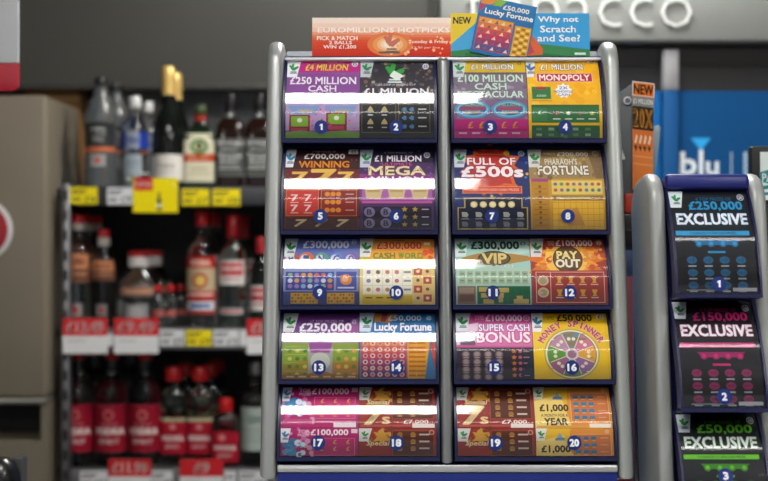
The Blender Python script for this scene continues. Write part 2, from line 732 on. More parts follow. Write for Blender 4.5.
class Arc:
    """bulging pocket front from (w0, n0) downwards; turn from angle a to angle b"""

    def __init__(self, w0, w1, n0, a=31, b=-9):
        self.a, self.b = math.radians(a), math.radians(b)
        self.w0, self.n0 = w0, n0
        self.L = (w0 - w1) * (self.a - self.b) / (math.sin(self.a) - math.sin(self.b))
        self.k = (self.a - self.b) / self.L

    def at(self, s, z=0.0):
        f = self.a - self.k * s
        w = self.w0 + (math.sin(f) - math.sin(self.a)) / self.k
        n = self.n0 + (math.cos(f) - math.cos(self.a)) / self.k
        return w + z * math.sin(f), n + z * math.cos(f)


def arc_box(mb, st, arc, x0, x1, s0, s1, z0, z1, m, seg=12):
    g = []
    for i in range(seg + 1):
        s = s0 + (s1 - s0) * i / seg
        row = []
        for x, z in ((x0, z0), (x1, z0), (x1, z1), (x0, z1)):
            w, n = arc.at(s, z)
            row.append(mb.bm.verts.new(st.m(x, w, n)))
        g.append(row)
    k = mb.mi(m)
    fs = [g[0], list(reversed(g[-1]))]
    for a, c in zip(g, g[1:]):
        for i in range(4):
            j = (i + 1) % 4
            fs.append([a[i], c[i], c[j], a[j]])
    for f in fs:
        h = mb.bm.faces.new(f)
        h.material_index = k
        h.smooth = True


COVER_Z = .0036
cover_mat = sheet_plastic(.06, 1.1)


def pocket(st, root, arc, x0, x1, badges):
    """navy pocket with clear bulging cover and a numbered disc in front of each ticket"""
    nv = mat(*NAVY)
    p = MB()
    L = arc.L
    arc_box(p, st, arc, x0 - .002, x1 + .002, -.003, L + .001, -.004, -.0016, nv)
    for xa, xb in ((x0 - .0035, x0 - .0005), (x1 + .0005, x1 + .0035)):
        arc_box(p, st, arc, xa, xb, -.003, L + .004, -.016, COVER_Z + .001, nv)
    arc_box(p, st, arc, x0 - .0035, x1 + .0035, L + .0015, L + .0065, -.022, COVER_Z + .0015, nv, seg=2)
    arc_box(p, st, arc, x0 - .0035, x1 + .0035, -.0045, -.0012, -.012, COVER_Z + .0005, nv, seg=2)
    po = p.obj('ticket_pocket', root)
    c = MB()
    n = 28
    g = []
    for i in range(n + 1):
        s = -.0005 + (L + .001) * i / n
        w, q = arc.at(s, COVER_Z)
        g.append([c.bm.verts.new(st.m(x, w, q)) for x in (x0, x1)])
    for a, d in zip(g, g[1:]):
        f = c.bm.faces.new([a[0], d[0], d[1], a[1]])
        f.material_index = c.mi(cover_mat)
        f.smooth = True
    c.obj('clear_cover', po, sharp=None)
    for num, bx, s in badges:
        R = .0192
        k = Card(R, R, '142c74', rough=.5, thick=.0003, outline=[(.5 + .5 * math.cos(2 * PI * i / 28), .5 - .5 * math.sin(2 * PI * i / 28)) for i in range(28)])
        tw = .3 if num < 10 else .6
        if num == 1:
            k.P([(.47, .27), (.61, .27), (.61, .73), (.47, .73), (.47, .42), (.38, .44), (.38, .36)], 'f4f6fa')
        else:
            k.T(str(num), .5 - tw / 2, .27, .5 + tw / 2, .73, 'f4f6fa', .06)

        def mp(x, y, z, bx=bx, s=s):
            w, q = arc.at(s + R / 2 - y, COVER_Z + .0006 + z)
            return st.m(bx - R / 2 + x, w, q)
        k.finish('number_badge', mp, po, ny=3)
    return po


def place_ticket(st, arc, x0, W, draw, label, group):
    H = arc.L
    c = draw(W, H)
    inv = st.even(arc)
    wm, nm = arc.at(H, 0)
    loc = st.m(x0 + W / 2, wm, nm)

    def mp(x, y, z):
        w, n = arc.at(inv(1 - y / H), z)
        return st.m(x0 + x, w, n) - loc
    o = c.finish('scratchcard', mp, None, st.base + loc, ny=14)
    tag(o, label, 'scratchcard', group)
    return o


def rail(st, root, x0, x1, w0, w1, front, back, r_front, r_back, m, name='side_rail', bev=.008):
    pts = [(back, w0), (-front, w0)]
    for i in range(9):
        a = PI / 2 * i / 8
        pts.append((-front + r_front - r_front * math.cos(a), w1 - r_front + r_front * math.sin(a)))
    for i in range(9):
        a = PI / 2 * i / 8
        pts.append((back - r_back + r_back * math.sin(a), w1 - r_back + r_back * math.cos(a)))
    b = MB()
    b.prism(pts, x0, x1, m, axis='x', bev=bev, seg=3, tf=lambda v: st.m(v.x, v.z, -v.y), smooth=True)
    return b.obj(name, root, sharp=50)


# ------------------------------------------------------------------ printing on the tickets
def fingers(c, u, v, h, g='2f8f4f', d='41506e'):
    """crossed-fingers mark: h is its height in v units"""
    a = c.H / c.W
    w = h * a
    c.P([(u - .30 * w, v - .05 * h), (u - .10 * w, v - .50 * h), (u + .06 * w, v - .44 * h), (u - .02 * w, v + .02 * h), (u - .12 * w, v + .16 * h)], g)
    c.P([(u - .42 * w, v - .28 * h), (u - .28 * w, v - .38 * h), (u + .02 * w, v + .05 * h), (u - .12 * w, v + .16 * h)], g)
    c.P([(u + .02 * w, v - .10 * h), (u + .36 * w, v - .26 * h), (u + .44 * w, v - .12 * h), (u + .10 * w, v + .20 * h), (u - .12 * w, v + .18 * h)], g)
    c.R(u - .24 * w, v + .28 * h, u + .26 * w, v + .36 * h, d)
    c.R(u - .30 * w, v + .40 * h, u + .32 * w, v + .48 * h, d)


def corner(c, dy=0.0, g='2f8f4f', bg='eef1f4', wide=.19, hh=.028):
    hv = hh / c.H
    c.P([(0, dy), (wide, dy), (wide * .72, dy + hv), (0, dy + hv)], bg)
    fingers(c, wide * .46, dy + hv * .5, hv * .6, g)


def price(c, v=.06, u=.93, col='dfe2ea', ink='4a4a66', s='£5'):
    c.D(u, v, .045, col)
    c.T(s, u - .026, v - .022 * c.W / c.H, u + .026, v + .022 * c.W / c.H, ink, .03)


def two(c, f, split=.60):
    f(c, 0.0)
    f(c, split)


def t1(W, H):
    c = Card(W, H, '8d5a96')
    c.SP(0, .18, 1, .56, 70, ['a06aa8', '7c4a8a', 'b48abf', '6a3f78'], .01, .03, 3)
    c.P([(.2, 0), (1, 0), (1, .15), (.14, .15)], 'c4248c')
    c.T('2 TOP PRIZES OF', .36, .015, .78, .035, 'f0c8e0', .01)
    c.T('£4 MILLION', .25, .05, .84, .13, 'e8d23c', .03, shear=.12, edge='7c1c50')
    c.P([(0, .2), (.5, .165), (1, .2), (1, .47), (0, .47)], '8a4a98')
    c.T('£250 MILLION', .05, .215, .95, .305, 'f4eef6', .035, edge='5c2a6a')
    c.T('CASH', .3, .325, .68, .40, 'f4eef6', .035, edge='5c2a6a')
    c.T('SPECTACULAR', .06, .415, .94, .48, 'efe2f2', .03, edge='5c2a6a')
    c.R(0, .49, 1, .90, 'b49ac0')
    c.SP(0, .5, 1, .9, 60, ['c6b2d4', '9a88b4', 'd46aa0', 'a8c0d8'], .008, .02, 5)
    for u0, gv in ((.02, .70), (.52, .67)):
        c.P([(u0, .58), (u0 + .45, .58), (u0 + .38, .70), (u0 + .1, .72)], '7f9cc8')
        c.T('WIN', u0 + .14, .63, u0 + .34, .68, 'd8b040', .02)
        c.R(u0 + .03, gv, u0 + .31, gv + .24, '8c2440')
        c.R(u0 + .055, gv + .02, u0 + .285, gv + .15, '7fae2e')
        c.D(u0 + .17, gv + .07, .035, 'e8ead8')
        c.R(u0 + .06, gv + .17, u0 + .27, gv + .22, 'b8435f')
    c.SP(.3, .62, .62, .88, 16, ['d84a8a', 'c03070'], .012, .022, 8)
    c.P([(0, 1), (0, .93), (.2, .9), (.5, .93), (.8, .9), (1, .93), (1, 1)], '6f9a3c')
    corner(c)
    price(c, .05)
    return c


def t2(W, H):
    c = Card(W, H, '37333c')
    c.SP(0, .0, 1, .5, 110, ['6a6060', '8a7a66', '4a4450', 'a59a88', '585064', '74604c'], .012, .032, 11)
    fingers(c, .47, .165, .26, '3aa648', 'dfe6e2')
    c.P([(.46, .13), (.6, .2), (.5, .26), (.4, .2)], 'e8efe8')
    c.T('CELEBRATION OF', .2, .3, .76, .325, 'c8ccd6', .01)
    c.T('£1 MILLION', .05, .36, .93, .445, 'f0eef2', .035)
    c.R(0, .5, 1, 1, '17181d')
    c.B(.02, .56, .49, .93, '7a6638', .008)
    c.B(.52, .56, .95, .93, '7a6638', .008)
    for i in range(2):
        for j in range(2):
            u, v = .14 + .19 * i, .63 + .16 * j
            c.P([(u - .045, v + .03), (u - .03, v - .01), (u, v - .045), (u + .03, v - .01), (u + .045, v + .03)], 'b5a574')
            c.R(u - .035, v + .065, u + .035, v + .078, 'c8c8c0')
    for j in range(3):
        for i in range(2):
            u, v = .6 + .1 * i, .63 + .11 * j
            c.P([(u - .04, v), (u, v - .03), (u + .03, v - .02), (u + .03, v + .02), (u, v + .03)], '4b7ea6')
        c.R(.79, .62 + .11 * j, .9, .635 + .11 * j, 'c8c8c0')
    corner(c, bg='c9ced2')
    price(c, .08, .9)
    return c


def t3(W, H):
    c = Card(W, H, '837186')
    c.SP(0, .15, 1, .55, 80, ['9a8a9c', '6f5c76', 'a79aa8', '7c7a84'], .012, .03, 21)
    c.P([(.18, 0), (1, 0), (1, .155), (.13, .155)], 'd9bb2e')
    c.T('2 TOP PRIZES OF', .36, .015, .8, .035, '8a7430', .01)
    c.T('£1 MILLION', .25, .05, .83, .115, 'e8e6ee', .03, edge='54507a', edge_b=.05)
    c.R(0, .155, 1, .17, '5a4a62')
    c.T('£100 MILLION', .06, .185, .95, .275, 'd4ecdc', .035, edge='5a6a62')
    c.T('CASH', .29, .295, .72, .375, 'd8ecdf', .035, edge='5a6a62')
    c.T('SPECTACULAR', .05, .395, .95, .475, 'd8ecdf', .035, edge='5a6a62')
    c.R(0, .5, 1, 1, '7a5c80')
    c.SP(0, .5, 1, .78, 40, ['8f7494', '64506e'], .012, .03, 22)
    for u in (.25, .75):
        c.D(u, .63, .24, '3fa0c0', 20, ry=.115)
        c.D(u, .63, .21, '8fc4d8', 20, ry=.092)
        c.D(u, .63, .19, '2c6c98', 20, ry=.08)
        c.R(u - .17, .60, u + .17, .635, 'a8365e')
        c.T('BONUS', u - .1, .645, u + .1, .685, 'd0a83c', .02)
        c.T('MILLION', u - .14, .555, u + .14, .59, 'c8d45c', .015)
    c.R(0, .755, 1, 1, 'b8227c')
    for i in range(5):
        c.T('£', .19 + .15 * i, .79, .25 + .15 * i, .87, 'e0a03c', .03)
        c.R(.06 + .18 * i, .925, .17 + .18 * i, .945, 'dcb8d0')
    c.R(.02, .89, .98, .9, '8a1c60')
    corner(c, bg='d6dcdc')
    price(c, .04, .92, 'd9bb2e', '3a3420')
    return c


def t4(W, H):
    c = Card(W, H, 'ecb91a')
    c.SP(0, 0, 1, .58, 30, ['f2c838', 'e6ae12'], .03, .07, 41)
    c.T('£1 MILLION', .2, .05, .78, .12, 'f2f0ea', .03, edge='3f4470', edge_b=.05)
    c.R(.13, .165, .9, .275, 'eac9c4')
    c.R(.14, .17, .89, .27, 'b02c50')
    c.T('MONOPOLY', .17, .183, .86, .258, 'f6eef0', .035)
    c.R(.05, .335, .32, .5, '2e7a44')
    c.B(.05, .335, .32, .5, 'c2b23a', .008)
    c.R(.11, .34, .25, .375, 'a4324c')
    c.T('£500', .12, .44, .25, .465, 'd8e8d8', .02)
    c.STAR(.49, .39, .12, 'e8eef4', 9, .75)
    c.T('2X', .43, .335, .55, .37, '3c62a4', .02)
    c.T('MONOPOLY', .36, .385, .62, .415, '3c62a4', .02)
    c.T('CASH', .41, .425, .57, .455, '3c62a4', .02)
    c.R(.05, .51, .33, .525, 'c89a24')
    c.R(.04, .57, .96, .80, '2a6e3e')
    c.R(.04, .57, .96, .59, '1f5a32')
    c.R(.05, .61, .25, .78, '357d48')
    c.T('£', .13, .65, .17, .69, 'f0f0f0', .02)
    for i, q in enumerate(('b04848', 'd8dcc8', '9a6a3a', 'c8c050')):
        c.D(.38 + .16 * i, .68, .028, q)
        c.R(.33 + .16 * i, .745, .43 + .16 * i, .76, 'd0dcd0')
    c.R(.04, .835, .96, 1, '245f38')
    for j in range(2):
        for i in range(5):
            c.R(.1 + .165 * i, .865 + .075 * j, .175 + .165 * i, .9 + .075 * j, '8fae90' if (i + j) % 2 else '5a8a60')
    c.R(.47, .84, .52, 1, '3c8a50')
    corner(c, g='4a78b4', wide=.13)
    c.R(.85, .0, .97, .04, 'f2f0e0')
    c.T('£5', .89, .008, .94, .034, '3c3c5c', .02)
    return c


def t5(W, H):
    c = Card(W, H, '6e1f20')
    c.R(0, 0, 1, .24, '3c1c1e')
    c.SP(0, .0, 1, .45, 40, ['8a2c28', '4c1818', 'a84030'], .006, .016, 51)
    c.T('2 TOP PRIZES OF', .35, .015, .68, .032, 'd8c8c8', .01)
    c.T('£700,000', .25, .05, .8, .12, 'f2eeea', .035)
    c.T('WINNING', .18, .14, .86, .22, 'e0902c', .035, edge='5c2410')
    for i, (u, d) in enumerate(((.2, .03), (.52, 0), (.82, .03))):
        c.T('7', u - .16 + d * 2, .25 + d, u + .16 - d * 2, .43 - d, 'ecc860', .05, edge='7a2a18')
    c.R(0, .44, 1, .5, 'b08080')
    c.R(.02, .5, .46, .83, 'c63a30')
    c.R(.49, .5, .97, .83, '8c241e')
    c.B(.02, .5, .46, .83, 'd88a3c', .008)
    c.B(.49, .5, .97, .83, 'd88a3c', .008)
    for i in range(2):
        for j in range(2):
            c.T('7', .09 + .18 * i, .56 + .13 * j, .18 + .18 * i, .64 + .13 * j, 'f0dcd4', .03)
            c.R(.08 + .18 * i, .655 + .13 * j, .19 + .18 * i, .665 + .13 * j, 'e8c8b8')
    for j in range(3):
        for i in range(3):
            c.D(.575 + .075 * i, .555 + .1 * j, .036, 'e0922c')
        c.R(.82, .55 + .1 * j, .93, .562 + .1 * j, 'd8a89c')
    c.R(.02, .85, .97, .98, '4c1a18')
    for i in range(3):
        c.T('7', .14 + .28 * i, .875, .3 + .28 * i, .96, 'd8c08c', .05, shear=.2)
    corner(c, g='4a90b0', wide=.14)
    c.R(.85, .0, .98, .055, 'e8e4dc')
    c.T('£3', .89, .012, .945, .045, '5c3030', .02)
    return c


def t6(W, H):
    c = Card(W, H, '4a2a62')
    c.R(0, 0, 1, .16, '2a2436')
    c.R(0, .3, 1, .65, '8a2a84')
    c.SP(0, 0, 1, .5, 60, ['6a3a86', '3c2c58', '8a52a0', 'a8508e', '54608c'], .008, .026, 61)
    c.T('2 TOP PRIZES OF', .33, .025, .72, .045, 'c8c0d8', .01)
    c.T('£1 MILLION', .2, .07, .83, .145, 'f2eef4', .035)
    c.T('ULTIMATE', .3, .16, .7, .195, 'd85a9c', .02)
    c.T('MEGA', .12, .205, .88, .315, 'f0e2b8', .04, edge='6a4a2a', edge_b=.05)
    c.T('MILLION', .15, .335, .85, .42, 'f0dce8', .05, edge='5c2060')
    c.R(.03, .46, .97, .63, 'a860a8')
    for i in range(3):
        c.P([(.06 + .31 * i, .47), (.31 + .31 * i, .47), (.28 + .31 * i, .61), (.09 + .31 * i, .61)], 'cdbb86')
        c.R(.1 + .31 * i, .5, .27 + .31 * i, .53, 'b49a60')
    c.R(.03, .64, .97, .67, 'c25aa0')
    c.R(.03, .70, .97, .98, '241a34')
    c.B(.03, .70, .97, .98, '6a3c78', .008)
    for j in range(2):
        for i in range(2):
            u, v = .13 + .22 * i, .78 + .14 * j
            c.D(u, v, .075, '8a82a4')
            c.T('B', u - .03, v - .035, u + .03, v + .03, '2c2440', .03)
    for j in range(3):
        for i in range(2):
            c.STAR(.6 + .14 * i, .745 + .095 * j, .045, 'c8a84c')
        c.R(.83, .74 + .095 * j, .92, .752 + .095 * j, 'd8d0e0')
    corner(c, bg='c8d0dc', wide=.18)
    price(c, .07, .91, 'c8c4d8')
    return c


def t7(W, H):
    c = Card(W, H, '20336e')
    c.SP(0, 0, 1, .6, 60, ['2c4a8c', '3c6aa8', '18285c', 'd8b43c', '4a80b8'], .008, .024, 71)
    c.STAR(.5, .23, .44, 'd8662c', 11, .72)
    c.STAR(.5, .23, .36, 'b83428', 11, .75)
    c.D(.72, .04, .04, 'e0c040')
    c.T('FULL OF', .18, .1, .83, .185, 'f6f2f2', .04, edge='8c2030', edge_b=.06)
    c.T('£500s', .1, .21, .92, .335, 'f6f2f2', .05, edge='8c2030', edge_b=.06)
    c.R(.1, .455, .9, .545, 'e8a070')
    c.R(.11, .462, .89, .538, 'd2502c')
    c.T('PACKED WITH £500 CASH PRIZES', .14, .485, .86, .515, 'f2d8c8', .012)
    c.P([(.03, 1), (.03, .72), (.12, .72), (.12, .6), (.9, .6), (.9, .72), (.97, .72), (.97, 1)], 'c8aa34')
    c.P([(.045, .985), (.045, .73), (.135, .73), (.135, .61), (.885, .61), (.885, .73), (.955, .73), (.955, .985)], '10163c')
    for i in range(5):
        c.D(.25 + .125 * i, .685, .048, 'e8d890')
        c.D(.25 + .125 * i, .685, .03, 'f4ecc0')
        for j in range(2):
            u, v = .13 + .185 * i, .81 + .12 * j
            c.P([(u - .04, v + .03), (u - .045, v - .03), (u + .02, v - .03), (u + .045, v), (u + .03, v + .035)], 'b8bcae' if j == 0 else '7c8288')
            c.R(u - .05, v + .05, u + .05, v + .06, 'a8a8b0')
    corner(c, bg='cfd8dc', wide=.18)
    price(c, .05, .92, 'b8c4d4')
    return c


def t8(W, H):
    c = Card(W, H, 'c69a34')
    c.R(0, 0, 1, .36, 'a08658')
    c.SP(0, 0, 1, .36, 40, ['b49a68', '8a7048', 'c4aa70', '786444'], .015, .04, 81)
    c.P([(.8, 0), (1, 0), (1, .36), (.9, .36)], '806848')
    c.T('TOP PRIZES OF', .21, .035, .37, .065, 'f0e8d8', .01)
    c.T('£200,000', .4, .03, .82, .085, 'f4f0e8', .035)
    c.T("PHARAOH'S", .22, .11, .66, .185, 'e8e2d0', .02, edge='6a5430')
    c.T('FORTUNE', .12, .2, .8, .31, 'f0ecdc', .04, edge='5c5448', edge_b=.05)
    c.R(.02, .36, .25, 1, 'b88a28')
    c.R(.02, .36, .25, .4, 'a84c80')
    for j in range(8):
        c.D(.13, .46 + .065 * j, .022, '8a5c1c')
        c.R(.05, .485 + .065 * j, .22, .492 + .065 * j, '94681c')
    c.R(.29, .385, .97, .56, 'dcc86c')
    rnd = random.Random(4)
    for j in range(2):
        for i in range(8):
            c.D(.34 + .083 * i, .43 + .075 * j, .026, rnd.choice(['b85a48', '5a7a94', '6a9060', '94688c', '4c7a80']))
    c.R(.29, .575, .97, .63, '94761f')
    c.T('FIND YOUR FORTUNE', .36, .59, .8, .615, 'e8d890', .01)
    c.R(.29, .64, .97, .99, 'e2b83a')
    for i in range(9):
        c.R(.29 + .078 * i, .64, .296 + .078 * i, .99, 'c09028', .2)
    for j in range(5):
        c.R(.29, .66 + .075 * j, .97, .665 + .075 * j, 'c09028', .2)
    c.P([(.48, .95), (.55, .74), (.62, .72), (.72, .95)], 'c69440')
    corner(c, bg='dcdcd0', wide=.19)
    price(c, .05, .92, 'b8a888')
    return c


def t9(W, H):
    c = Card(W, H, '5f6fb0')
    c.P([(.5, 0), (1, 0), (1, .35), (.8, .35)], '7280bc')
    c.T('£300,000', .25, .03, .86, .155, 'f2f2f6', .035)
    for i, (ch, q) in enumerate(zip('BINGO', ('b05a5a', 'd8783c', '5aa084', '6f8cc8', '8a6ab0'))):
        r = .1 + .008 * (i == 1)
        c.D(.1 + .2 * i, .31, r, q, 18)
        c.D(.1 + .2 * i - .02, .3, r * .6, 'd8dcea', 14)
        c.T(ch, .06 + .2 * i, .25, .13 + .2 * i, .36, '4a5080', .03)
    c.R(0, .44, 1, 1, '8c98c4')
    c.R(.03, .5, .67, .78, '3c4a94')
    rnd = random.Random(9)
    for j in range(3):
        for i in range(7):
            c.D(.09 + .088 * i, .55 + .085 * j, .033, rnd.choice(['d8d8e4', 'c86a6a', 'd8a05a', '88b494', 'a084c0', '8cb4d8']))
    c.R(.7, .5, .97, .78, '4a58a4')
    c.D(.83, .62, .08, 'd88a48', 18)
    c.D(.82, .61, .045, 'e8b080')
    c.R(.72, .73, .94, .755, 'd0d4e8')
    c.R(0, .8, 1, 1, '3a4890')
    for u in (.1, .58):
        c.R(u, .82, u + .36, .985, 'd8a83a')
        for i in range(9):
            for j in range(3):
                if (i * 2 + j) % 3:
                    c.R(u + .012 + .039 * i, .835 + .05 * j, u + .036 + .039 * i, .865 + .05 * j, '94702a', .1)
    corner(c, bg='dde6e4', wide=.18)
    price(c, .05, .93, '8c98c8', 'f0f0f8', '£3')
    return c


def t10(W, H):
    c = Card(W, H, 'e6bd3a')
    c.P([(.18, 0), (1, 0), (1, .3), (.1, .3)], 'e8a43a')
    c.T('4 TOP PRIZES OF', .44, .01, .6, .03, '6a4a20', .01)
    c.T('£300,000', .23, .045, .83, .17, 'd2442c', .035, edge='f0d8a8')
    for i, ch in enumerate('CASH'):
        c.T(ch, .18 + .075 * i, .21, .245 + .075 * i, .3, '5c8a30', .04)
    for i, ch in enumerate('WORD'):
        c.T(ch, .52 + .085 * i, .21, .59 + .085 * i, .3, '6a9a34', .04)
    c.SP(.0, .25, .12, .36, 6, ['b8c040', 'd4c848'], .02, .04, 3)
    c.SP(.85, .15, 1, .34, 8, ['c03c30', 'e08a3c', 'd8542c'], .025, .05, 4)
    c.R(0, .4, 1, 1, 'e4cf7c')
    c.R(.04, .44, .7, .84, 'eceadc')
    rnd = random.Random(10)
    for j in range(3):
        c.R(.04, .44 + .133 * j, .7, .444 + .133 * j, 'b0a890', .2)
        for i in range(4):
            c.D(.12 + .125 * i, .505 + .133 * j, .03, rnd.choice(['7a6450', '84786c', '5c9088', 'c07a7a', '8a84a8', '6a8c50', 'b09060']))
        c.R(.585, .49 + .133 * j, .68, .52 + .133 * j, '8a9098')
    for i in range(6):
        c.R(.04 + .132 * i, .44, .044 + .132 * i, .84, 'c8c2a8', .2)
    for j in range(4):
        for i in range(2):
            c.R(.72 + .125 * i, .44 + .135 * j, .83 + .125 * i, .55 + .135 * j, ('b85a54', 'e0c48c')[(i + j) % 2])
            c.D(.775 + .125 * i, .495 + .135 * j, .024, ('ecd8a8', '7a5a40')[(i + j) % 2])
    c.R(.04, .86, .7, .99, 'd8bc34')
    for i in range(3):
        c.R(.08 + .14 * i, .885, .17 + .14 * i, .905, '5a5030')
    corner(c, bg='e6eae2', wide=.19)
    c.R(.86, .06, .94, .1, 'f2e8d0')
    return c


def t11(W, H):
    c = Card(W, H, 'a8cfc4')
    c.P([(.3, 0), (1, 0), (1, .2), (.6, .3)], 'bcdad0')
    c.T('5 TOP PRIZES OF', .37, .015, .68, .04, '50706c', .01)
    c.T('£300,000', .22, .04, .86, .17, '2c3834', .04)
    c.P([(.1, .28), (.3, .22), (.72, .22), (.98, .26), (.98, .33), (.72, .38), (.3, .38), (.06, .34)], 'b08848')
    c.D(.52, .295, .22, '3c3424', 20, ry=.115)
    c.D(.52, .295, .2, '6a5a38', 20, ry=.1)
    c.T('VIP', .36, .225, .68, .37, 'e4cc84', .05, edge='2c2414')
    c.T('WHITE TICKET', .25, .395, .78, .44, 'f0f0e4', .02, edge='5c7068')
    c.R(.02, .46, .98, .7, 'b9cfb8')
    for j in range(2):
        for i in range(9):
            c.R(.045 + .104 * i, .49 + .105 * j, .125 + .104 * i, .575 + .105 * j, '9cb49a')
            c.R(.06 + .104 * i, .52 + .105 * j, .11 + .104 * i, .54 + .105 * j, '6f8a6c')
    c.R(.02, .72, .26, .99, '8a6c5c')
    c.R(.04, .74, .24, .83, 'a89080')
    c.R(.04, .85, .24, .95, '6c4c40')
    c.R(.28, .72, .98, .99, '1c6a46')
    for i in range(7):
        c.R(.28 + .1 * i, .72, .284 + .1 * i, .99, '2c8058', .1)
    for u0, u1, v in ((.3, .42, .77), (.52, .7, .78), (.33, .42, .86), (.54, .63, .86), (.8, .88, .9), (.76, .96, .95), (.36, .5, .95), (.56, .62, .93)):
        c.R(u0, v - .035, u1, v + .035, 'cbb064')
    corner(c, bg='dbe8e2', wide=.19)
    c.T('£3', .88, .05, .95, .1, '3c4c48', .02)
    return c


def t12(W, H):
    c = Card(W, H, 'a8402c')
    c.STAR(.47, .3, .56, 'd8782c', 16, .66)
    c.STAR(.47, .3, .44, 'e8a43c', 14, .66)
    c.D(.47, .3, .28, 'f0c860', 24)
    c.SP(0, .12, .3, .45, 10, ['c05c30', 'd89040', '8c3424'], .02, .045, 121)
    c.SP(.7, .12, 1, .45, 14, ['c05c30', 'd89040', 'e0b060'], .02, .05, 122)
    c.R(0, 0, 1, .12, 'a03a30')
    c.T('TOP PRIZES', .24, .03, .33, .1, 'f0d8c8', .01)
    c.T('£100,000', .35, .02, .84, .12, 'f4e8e4', .035)
    c.D(.49, .31, .2, '4c3424', 28)
    c.D(.49, .31, .185, '6a4a34', 28)
    c.T('PAY', .35, .19, .62, .3, 'f2e49c', .05, edge='3c2818')
    c.T('OUT', .33, .315, .65, .43, 'f2ecd4', .05, edge='3c2818')
    c.R(0, .48, 1, 1, '9c3a34')
    c.B(.05, .5, .96, .97, 'e0b0a0', .01)
    c.R(.24, .5, .25, .97, 'e0b0a0')
    for j in range(2):
        c.D(.145, .635 + .18 * j, .075, 'c8bc9a', 16)
        c.D(.145, .635 + .18 * j, .05, 'a89c78', 14)
        for i in range(4):
            u, v = .36 + .155 * i, .62 + .2 * j
            c.P([(u - .04, v - .05), (u + .04, v - .05), (u + .015, v + .02), (u + .035, v + .05), (u - .035, v + .05), (u - .015, v + .02)], 'd2a23c')
            c.R(u - .05, v + .065, u + .05, v + .08, 'e0c0b0')
    corner(c, bg='e4e0dc', wide=.19)
    price(c, .06, .93, 'c88a80', 'f4e8e0')
    return c


def t13(W, H):
    c = Card(W, H, '7c4a8c')
    c.P([(.2, 0), (1, 0), (1, .34), (.1, .34)], '6c3a80')
    c.P([(.6, .34), (1, .05), (1, .34)], 'a05a9c')
    c.T('17 TOP PRIZES OF', .36, .1, .8, .14, 'd8c4dc', .01)
    c.T('£250,000', .22, .15, .9, .29, 'f4f0f6', .04)
    c.R(0, .34, 1, .5, 'a888b4')
    c.R(0, .45, .34, 1, '8ea83a')
    c.R(.66, .45, 1, 1, '8ca43a')
    c.P([(0, .8), (.34, .7), (.34, 1), (0, 1)], 'a89030')
    c.P([(.66, .75), (1, .72), (1, 1), (.66, 1)], 'b0823a')
    for j in range(4):
        c.R(.03, .5 + .125 * j, .31, .505 + .125 * j, 'c2cc70', .2)
        for i in range(3):
            c.D(.1 + .1 * i, .57 + .12 * j, .028, ('6a8c2c', 'd0cc60', '5c7c34')[(i + j) % 3])
            c.D(.74 + .1 * i, .57 + .12 * j, .03, ('c8c450', '6c8830', 'd8a048')[(i + j) % 3])
    c.R(.34, .45, .66, 1, 'a8a8a4')
    c.P([(.34, .45), (.66, .45), (.62, .6), (.38, .6)], '9a4c98')
    c.D(.5, .73, .13, 'c8ccc0', 20)
    c.P([(.34, .92), (.5, .86), (.66, .92), (.66, 1), (.34, 1)], 'c07c34')
    c.R(0, .93, 1, 1, 'a07038')
    for i in range(6):
        c.R(.06 + .16 * i, .95, .16 + .16 * i, .975, 'd8bc90')
    corner(c, bg='dfe6e2', wide=.2)
    price(c, .13, .94, '9a74ac', 'f0e8f4', '£2')
    return c


def t14(W, H):
    c = Card(W, H, '3a7fb4')
    c.P([(.2, 0), (.5, 0), (.4, .15), (.2, .12)], 'd89a34')
    c.P([(.3, 0), (.38, 0), (.34, .13), (.28, .12)], 'b84860')
    c.T('£50,000', .38, .03, .82, .12, 'f2f4f6', .03)
    c.T('Lucky Fortune', .2, .145, .95, .3, 'f6f6fa', .035, edge='2a5a8c')
    c.R(.02, .4, .62, .99, 'c05a70')
    rows = ('d8864c', 'd0604c', 'c44a5c', 'a84470', '84407c', '5c4084')
    for j in range(6):
        c.R(.03, .41 + .095 * j, .61, .5 + .095 * j, rows[j])
        for i in range(6):
            c.D(.08 + .096 * i, .455 + .095 * j, .034, 'e8d2c4' if (i + j) % 2 else 'd8a8a0')
            c.D(.08 + .096 * i, .455 + .095 * j, .018, rows[(j + 2) % 6])
    c.P([(.63, .4), (.93, .4), (.86, .99), (.63, .99)], 'e2a52e')
    for j in range(8):
        c.R(.65, .44 + .07 * j, .87, .47 + .07 * j, 'b87820')
        c.R(.74, .435 + .07 * j, .755, .475 + .07 * j, 'f0d060', .2)
    c.P([(.93, .5), (1, .4), (1, .9)], 'c8503c')
    corner(c, bg='d8e4ea', wide=.2)
    price(c, .08, .92, '6aa2c8', 'f0f4f8', '£2')
    return c


